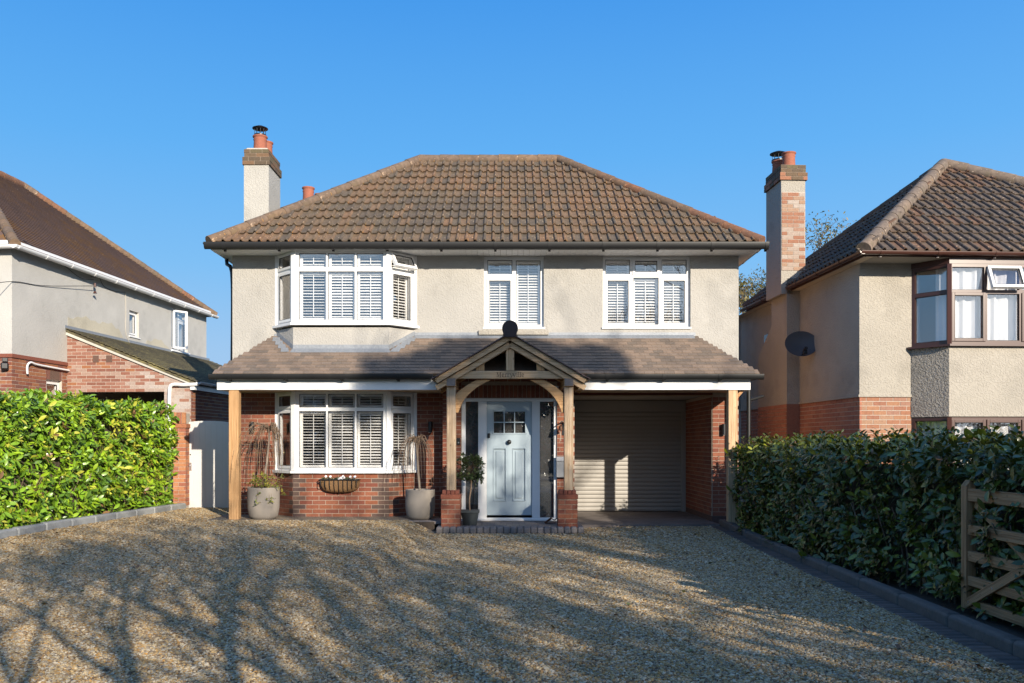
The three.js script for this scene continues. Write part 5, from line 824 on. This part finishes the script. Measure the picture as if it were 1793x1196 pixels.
  for (let i = 0; i < 190; i++) { const d = V3(rr(-1, 1, r), rr(-1, 1, r), rr(-1, 1, r)).normalize(), R0 = rr(.12, .245, r) * (1 + .12 * Math.sin(d.x * 9 + d.y * 7)), p = V3(.01, cy, 0).addScaledVector(d, R0); if (i % 3 === 0) tw.push(tube([[.01, cy, 0], [p.x * .5, cy + (p.y - cy) * .5 + .01, p.z * .5], p.toArray()], .004, .002, 4, 4)); for (let k = 0; k < 7; k++) { const dd = d.clone().multiplyScalar(.8).add(V3(rr(-.9, .9, r), rr(-.4, .9, r), rr(-.9, .9, r))); BT.push(leafFrame(p.clone().add(V3(rr(-.02, .02, r), rr(-.02, .02, r), rr(-.02, .02, r))), dd, V3(rr(-.5, .5, r), 1, rr(-.5, .5, r)), rr(.045, .075, r))); BC.push(pick([[.05, .075, .025], [.035, .06, .02], [.07, .095, .03]], r)); } }
  mesh('branches', tw, MT.twig, bt); instanced('crown', LEAF, leafMat([1, 1, 1], .45), BT, BC, bt);
  // wall basket under the bay window
  const hx0 = U(559, .5), hx1 = U(630, .5), yt = V(840, .5), hr = thing('hayrack_planter', 'black iron hayrack planter with brown coir liner under the bay window', 'planter', [(hx0 + hx1) / 2, yt, .43]), w = (hx1 - hx0) / 2;
  const liner = new THREE.SphereGeometry(1, 26, 10, 0, Math.PI, Math.PI / 2, Math.PI / 2); { const p = liner.attributes.position; for (let i = 0; i < p.count; i++) { const x = p.getX(i), yy = p.getY(i), z = p.getZ(i), e = v => Math.sign(v) * Math.pow(Math.abs(v), .62); p.setXYZ(i, e(x) * w * .98, e(yy) * .225, Math.max(.004, e(z) * .16)); } liner.computeVertexNormals(); }
  mesh('coir_liner', [liner, bx(-w * .96, w * .96, -.03, -.02, .005, .15)], MT.coir, hr);
  mesh('rim', [tube([[-w, 0, .01], [-w * .97, 0, .13], [-w * .8, 0, .17], [0, 0, .175], [w * .8, 0, .17], [w * .97, 0, .13], [w, 0, .01]], .008, .008, 40, 6), rod([-w, 0, .008], [w, 0, .008], .008)], MT.blackMetal, hr);
  for (let i = 0; i < 9; i++) { const x = -w * .88 + i * w * .22, q = Math.sqrt(1 - Math.pow(i - 4, 2) / 26); mesh('bar', tube([[x, 0, .172], [x, -.1, .168], [x * .97, -.19 * q, .13], [x * .95, -.232 * q, .05], [x * .95, -.235 * q, .006]], .007, .007, 14, 5), MT.blackMetal, hr); }
  const FT = [], FC = []; for (let i = 0; i < 150; i++) { const x = rr(-w * .9, w * .9, r); FT.push(leafFrame(V3(x, rr(-.02, .03, r), rr(.02, .15, r)), V3(rr(-1, 1, r), rr(.1, 1, r), rr(-1, 1, r)), V3(0, 1, .3), rr(.03, .05, r))); FC.push(pick([[.04, .07, .025], [.06, .09, .03]], r)); }
  instanced('leaves', LEAF, leafMat([1, 1, 1], .5), FT, FC, hr); const petal = []; for (let i = 0; i < 11; i++) { const x = rr(-w * .85, w * .85, r), yy = rr(.02, .06, r), z = rr(.06, .16, r); for (let k = 0; k < 5; k++) { const g = new THREE.CircleGeometry(.011, 6); g.translate(Math.cos(k * 1.256) * .011, Math.sin(k * 1.256) * .011, 0); g.rotateX(-.5); g.translate(x, yy, z); petal.push(g); } } mesh('flowers', petal, mat([.75, .74, .76], { side: true }), hr);
}
// ------------------------------------------------------------------ small fittings
function wallLight(label, x, y, z) { const l = thing('wall_light', label, 'wall light', [x, y, z], 0, 'black up and down wall lights'); mesh('back_plate', cb(-.03, .03, -.07, .07, 0, .015, .006), MT.blackMetal, l); mesh('body', [cyl(.036, .036, .19, 0, -.095, .06, 20), bx(-.012, .012, -.02, .02, .012, .03)], MT.blackMetal, l); mesh('lens', cyl(.026, .026, .004, 0, -.099, .06, 16), MT.steel, l); }
wallLight('black cylinder wall light on brick behind the weeping tree with ochre leaves', U(443, .0), V(748, 0), .006); wallLight('black cylinder wall light on brick between bay window and porch', U(754, 0), V(748, 0), .006); wallLight('black cylinder wall light on the brick pier beside the garage', U(1266, 0), V(752, 0), .006);
{
  const lb = thing('letter_box', 'grey metal letter box on the brick beside the front door', 'letter box', [U(983.5, HZ), V(836, HZ), HZ + .008]); mesh('body', cb(-.1, .1, 0, .28, 0, .09, .012), mat([.20, .21, .23], { rough: .4, metal: .5 }), lb); mesh('flap', cb(-.104, .104, .275, .36, 0, .105, .012), mat([.26, .27, .30], { rough: .4, metal: .5 }), lb);
  const be = thing('door_bell', 'dark cast iron bell on a wall bracket beside the front door', 'bell', [U(983, HZ), V(752, HZ), HZ + .008]); mesh('bracket', [tube([[.03, .0, 0], [.03, .1, .02], [.0, .13, .1], [-.04, .09, .15]], .014, .01, 16, 7), cb(.01, .05, -.1, .12, 0, .012, .004)], MT.blackMetal, be); const bl = new THREE.LatheGeometry([[0, .09], [.02, .088], [.03, .06], [.04, .02], [.055, 0], [.05, 0], [.03, .03], [0, .07]].map(p => new THREE.Vector2(...p)), 20); mesh('bell', bl.translate(-.02, -.02, .14), mat([.10, .05, .03], { rough: .5, metal: .6 }), be); mesh('pull_rope', rod([-.02, -.02, .14], [-.02, -.2, .14], .005), mat([.5, .42, .32]), be);
  const db = thing('door_chime', 'small black doorbell box on brick beside the oak post', 'doorbell', [U(803, HZ), V(773, HZ), HZ + .006]); mesh('housing', cb(-.03, .03, -.06, .06, 0, .025, .006), MT.blackPlastic, db); mesh('button', rod([0, -.02, .024], [0, -.02, .03], .012, 14), MT.steel, db);
  const bs = thing('boot_scraper', 'rusty iron boot scraper on the step below the dark side light', 'boot scraper', [U(964, .8), .1, .8], .5); mesh('blade', [bx(-.1, .1, .0, .012, -.02, .02), beam([-.11, .01], [.02, .09], .03, -.014, .014, .003)], mat([.16, .06, .03], { rough: .8, metal: .4, map: grain }), bs); mesh('scroll', tube([[.02, .08, 0], [.08, .05, 0], [.12, .08, 0], [.15, .05, 0]], .01, .008, 12, 6), MT.blackMetal, bs);
}

// ------------------------------------------------------------------ trees
function limbs(o, base, H, spread, seed, depth, r0, m, opt = {}) {
  const r = rng(seed), gs = [], tips = [];
  const grow = (p, d, len, rad, lev) => {
    const q = p.clone().addScaledVector(d, len * .5).add(V3(rr(-.06, .06, r), rr(-.02, .05, r), rr(-.06, .06, r)).multiplyScalar(len)), e = p.clone().addScaledVector(d, len);
    gs.push(tube([p, q, e], rad, rad * .66, lev > 2 ? 3 : 5, lev > 2 ? 4 : 6)); if (lev >= depth) { tips.push(e); return; } if (lev >= depth - 1) tips.push(e);
    const n = lev === 0 ? 4 : 3; for (let i = 0; i < n; i++) { const a = i / n * 6.28 + r() * 1.6, s = rr(.45, .95, r) * spread, nd = d.clone().multiplyScalar(.9).add(V3(Math.cos(a) * s, rr(-.05, .45, r), Math.sin(a) * s)).normalize(); grow(e.clone().addScaledVector(d, -len * .12 * i * r()), nd, len * rr(.62, .82, r), rad * .6, lev + 1); }
  };
  grow(V3(...base), V3(rr(-.05, .05, r), 1, rr(-.05, .05, r)).normalize(), H * (opt.trunk ?? .3), r0, 0);
  mesh('trunk', gs, m, o); return tips;
}
// tree between the houses, thin early foliage
{ const t = thing('tree', 'sparse yellow green tree rising behind the roofs between the two houses', 'tree', [10.4, 0, -17.5]), tips = limbs(t, [0, 0, 0], 8.3, .9, 51, 5, .14, MT.bark, { trunk: .36 }), T = [], C = [], r = rng(52);
  for (const p of tips) for (let k = 0; k < 26; k++) { T.push(leafFrame(p.clone().add(V3(rr(-.35, .35, r), rr(-.3, .3, r), rr(-.35, .35, r))), V3(rr(-1, 1, r), rr(-1, .5, r), rr(-1, 1, r)), V3(rr(-1, 1, r), 1, rr(-1, 1, r)), rr(.08, .14, r))); C.push(pick([[.19, .16, .03], [.14, .13, .03], [.22, .15, .04]], r)); }
  instanced('crown', LEAF, leafMat([1, 1, 1], .6, .35), T, C, t); }
// trees across the road behind the viewpoint: they shade the drive
function leafyTree(label, x, z, H, spread, r0, seed, per) {
  const t = thing('leafy_tree', label, 'tree', [x, 0, z], 0), r = rng(seed + 1), T = [], C = [], tips = limbs(t, [0, 0, 0], H, spread, seed, 6, r0, MT.bark, { trunk: .24 });
  for (const p of tips) for (let k = 0; k < per; k++) { T.push(leafFrame(p.clone().add(V3(rr(-.4, .4, r), rr(-.3, .3, r), rr(-.4, .4, r))), V3(rr(-1, 1, r), rr(-.8, .6, r), rr(-1, 1, r)), V3(rr(-1, 1, r), 1, rr(-1, 1, r)), rr(.1, .18, r))); C.push(pick([[.05, .08, .02], [.07, .10, .025], [.10, .11, .03]], r)); }
  instanced('crown', LEAF, leafMat([1, 1, 1], .6, .3), T, C, t);
}
leafyTree('leafy spreading tree across the road, the tallest of the leafy ones', 12.1, 25, 12.4, .85, .14, 61, 4);
leafyTree('leafy round tree across the road, mid height among the leafy ones', 16.3, 25.5, 10.0, .9, .15, 63, 4);
leafyTree('small leafy tree across the road beside the pine, the smallest leafy one', 9.4, 24.7, 8.4, .95, .12, 67, 5);
{ const t = thing('pine_tree', 'tall flat topped pine with bare stem rising above the leafy trees', 'tree', [12.7, 0, 26]), r = rng(65), T = [], C = []; mesh('trunk', [tube([[0, 0, 0], [.15, 4, .05], [-.1, 8, 0], [0, 11.8, 0]], .24, .1, 14, 9), tube([[0, 10.6, 0], [-.7, 11.3, .1], [-1.5, 11.7, .2]], .07, .02, 8, 6), tube([[0, 10.8, 0], [.6, 11.5, -.1], [1.5, 12.1, 0]], .07, .02, 8, 6)], MT.bark, t);
  for (let i = 0; i < 6500; i++) { const a = r() * 6.28, k = Math.sqrt(r()), x = Math.cos(a) * k * 2.1, z = Math.sin(a) * k * 1.8, top = 12.32 - .3 * k * k + .14 * Math.sin(x * 5) + .1 * Math.sin(z * 6 + x * 3); T.push(leafFrame(V3(x, top - r() * .5 * (1 - .35 * k), z), V3(rr(-1, 1, r), rr(-.3, 1, r), rr(-1, 1, r)), V3(rr(-1, 1, r), 1, rr(-1, 1, r)), rr(.12, .22, r))); C.push(pick([[.04, .06, .025], [.05, .075, .03]], r)); }
  instanced('crown', LEAF, leafMat([1, 1, 1], .6, .1), T, C, t); }
for (const [x, z, H, seed, sp, r0, lab, dep] of [[2.3, 19.0, 8.1, 71, .95, .10, 'bare wide spreading tree on the grass verge at the drive entrance', 7], [4.1, 19.6, 7.3, 77, 1.0, .085, 'slim bare tree on the verge with leaning twiggy crown', 7], [-1.6, 19.2, 6.6, 76, 1.0, .075, 'small bare tree on the verge, the shortest of the bare trees', 6], [7.0, 25.5, 10.6, 75, .8, .14, 'bare upright tree across the road next to the taller leafy tree', 6], [13.0, 30, 19, 73, .75, .15, 'very tall bare tree standing behind the leafy trees', 4]]) { const t = thing('bare_tree', lab, 'tree', [x, 0, z], 0); limbs(t, [0, 0, 0], H, sp, seed, dep, r0, MT.bark, { trunk: .27 }); }

{ // brick house across the road, mirrored in the ground floor glass
  const h = thing('brick_house', 'plain red brick house with brown roof across the road behind the hedge', 'house', [-5, 0, 33]), W = 9, D = 8, Y = 5.1;
  const wl = mesh('wall', [plate([[-W, 0], [W, 0], [W, Y], [-W, Y]], [[-6.5, -4.5, .9, 2.2], [-6.5, -4.5, 3.1, 4.4], [-1, 1, 3.1, 4.4], [4.5, 6.5, .9, 2.2], [4.5, 6.5, 3.1, 4.4]], 0, .25), bx(-W, -W + .25, 0, Y, .251, D), bx(W - .25, W, 0, Y, .251, D), bx(-W + .251, W - .251, 0, Y, D - .25, D)], mat([.30, .12, .075], { map: grain, bump: grainBump, bs: .004 }), h);
  const e = W + .4; mesh('roof', [quadSheet([e, Y, -.4], [-e, Y, -.4], [-5, Y + 3, 4], [5, Y + 3, 4], .08), quadSheet([-e, Y, D + .4], [e, Y, D + .4], [5, Y + 3, 4], [-5, Y + 3, 4], .08), quadSheet([-e, Y, -.4], [-e, Y, D + .4], [-5, Y + 3, 4], [-5, Y + 3, 4], .08), quadSheet([e, Y, D + .4], [e, Y, -.4], [5, Y + 3, 4], [5, Y + 3, 4], .08)], TILE[5], h);
  for (const [x, y] of [[-6.5, .9], [-6.5, 3.1], [-1, 3.1], [4.5, .9], [4.5, 3.1]]) makeWindow(h, [x + 2, y, .06], Math.PI, 2, 1.3, [[.08, .95, .08, 1.22], [1.05, 1.92, .08, 1.22]], { curtain: true });
  mesh('door', cb(-.5, .5, .02, 2.1, -.04, .001, .01), MT.door, h); mesh('floor', bx(-W + .3, W - .3, 2.6, 2.75, .3, D - .3), MT.inner, h); mesh('inner_wall', bx(-W + .3, W - .3, 0, Y, 3.9, 4), MT.inner, h);
}
{ // tall clipped hedge across the road, mirrored in the ground floor panes
  const h = thing('conifer_hedge', 'long tall dark hedge across the road behind the trees', 'hedge', [0, 0, 25.9]), r = rng(81), T = [], C = [];
  for (let i = 0; i < 30000; i++) { const x = rr(-26, 26, r), y = rr(.1, 3.9, r), z = -rr(0, .9, r) + .1 * Math.sin(x * 2.1) + .08 * Math.sin(y * 3 + x); T.push(leafFrame(V3(x, y, z - .5), V3(rr(-1, 1, r), rr(-.5, 1, r), rr(-1.3, .2, r)), V3(rr(-1, 1, r), 1, rr(-1, 1, r)), rr(.16, .3, r))); C.push(pick([[.05, .07, .025], [.035, .055, .02], [.06, .075, .03]], r)); }
  instanced('foliage', LEAF, leafMat([1, 1, 1], .6, .1), T, C, h); const st = []; for (let i = 0; i < 60; i++) st.push(tube([[-25.8 + i * .87, 0, -.7], [-25.7 + i * .87, 1.8, -.75], [-25.8 + i * .87, 3.6, -.7]], .05, .015, 6, 6)); mesh('stems', st, MT.bark, h);
}
scene.traverse(o => { if (o.isMesh) o.castShadow = o.receiveShadow = true; });
renderer.render(scene, camera);
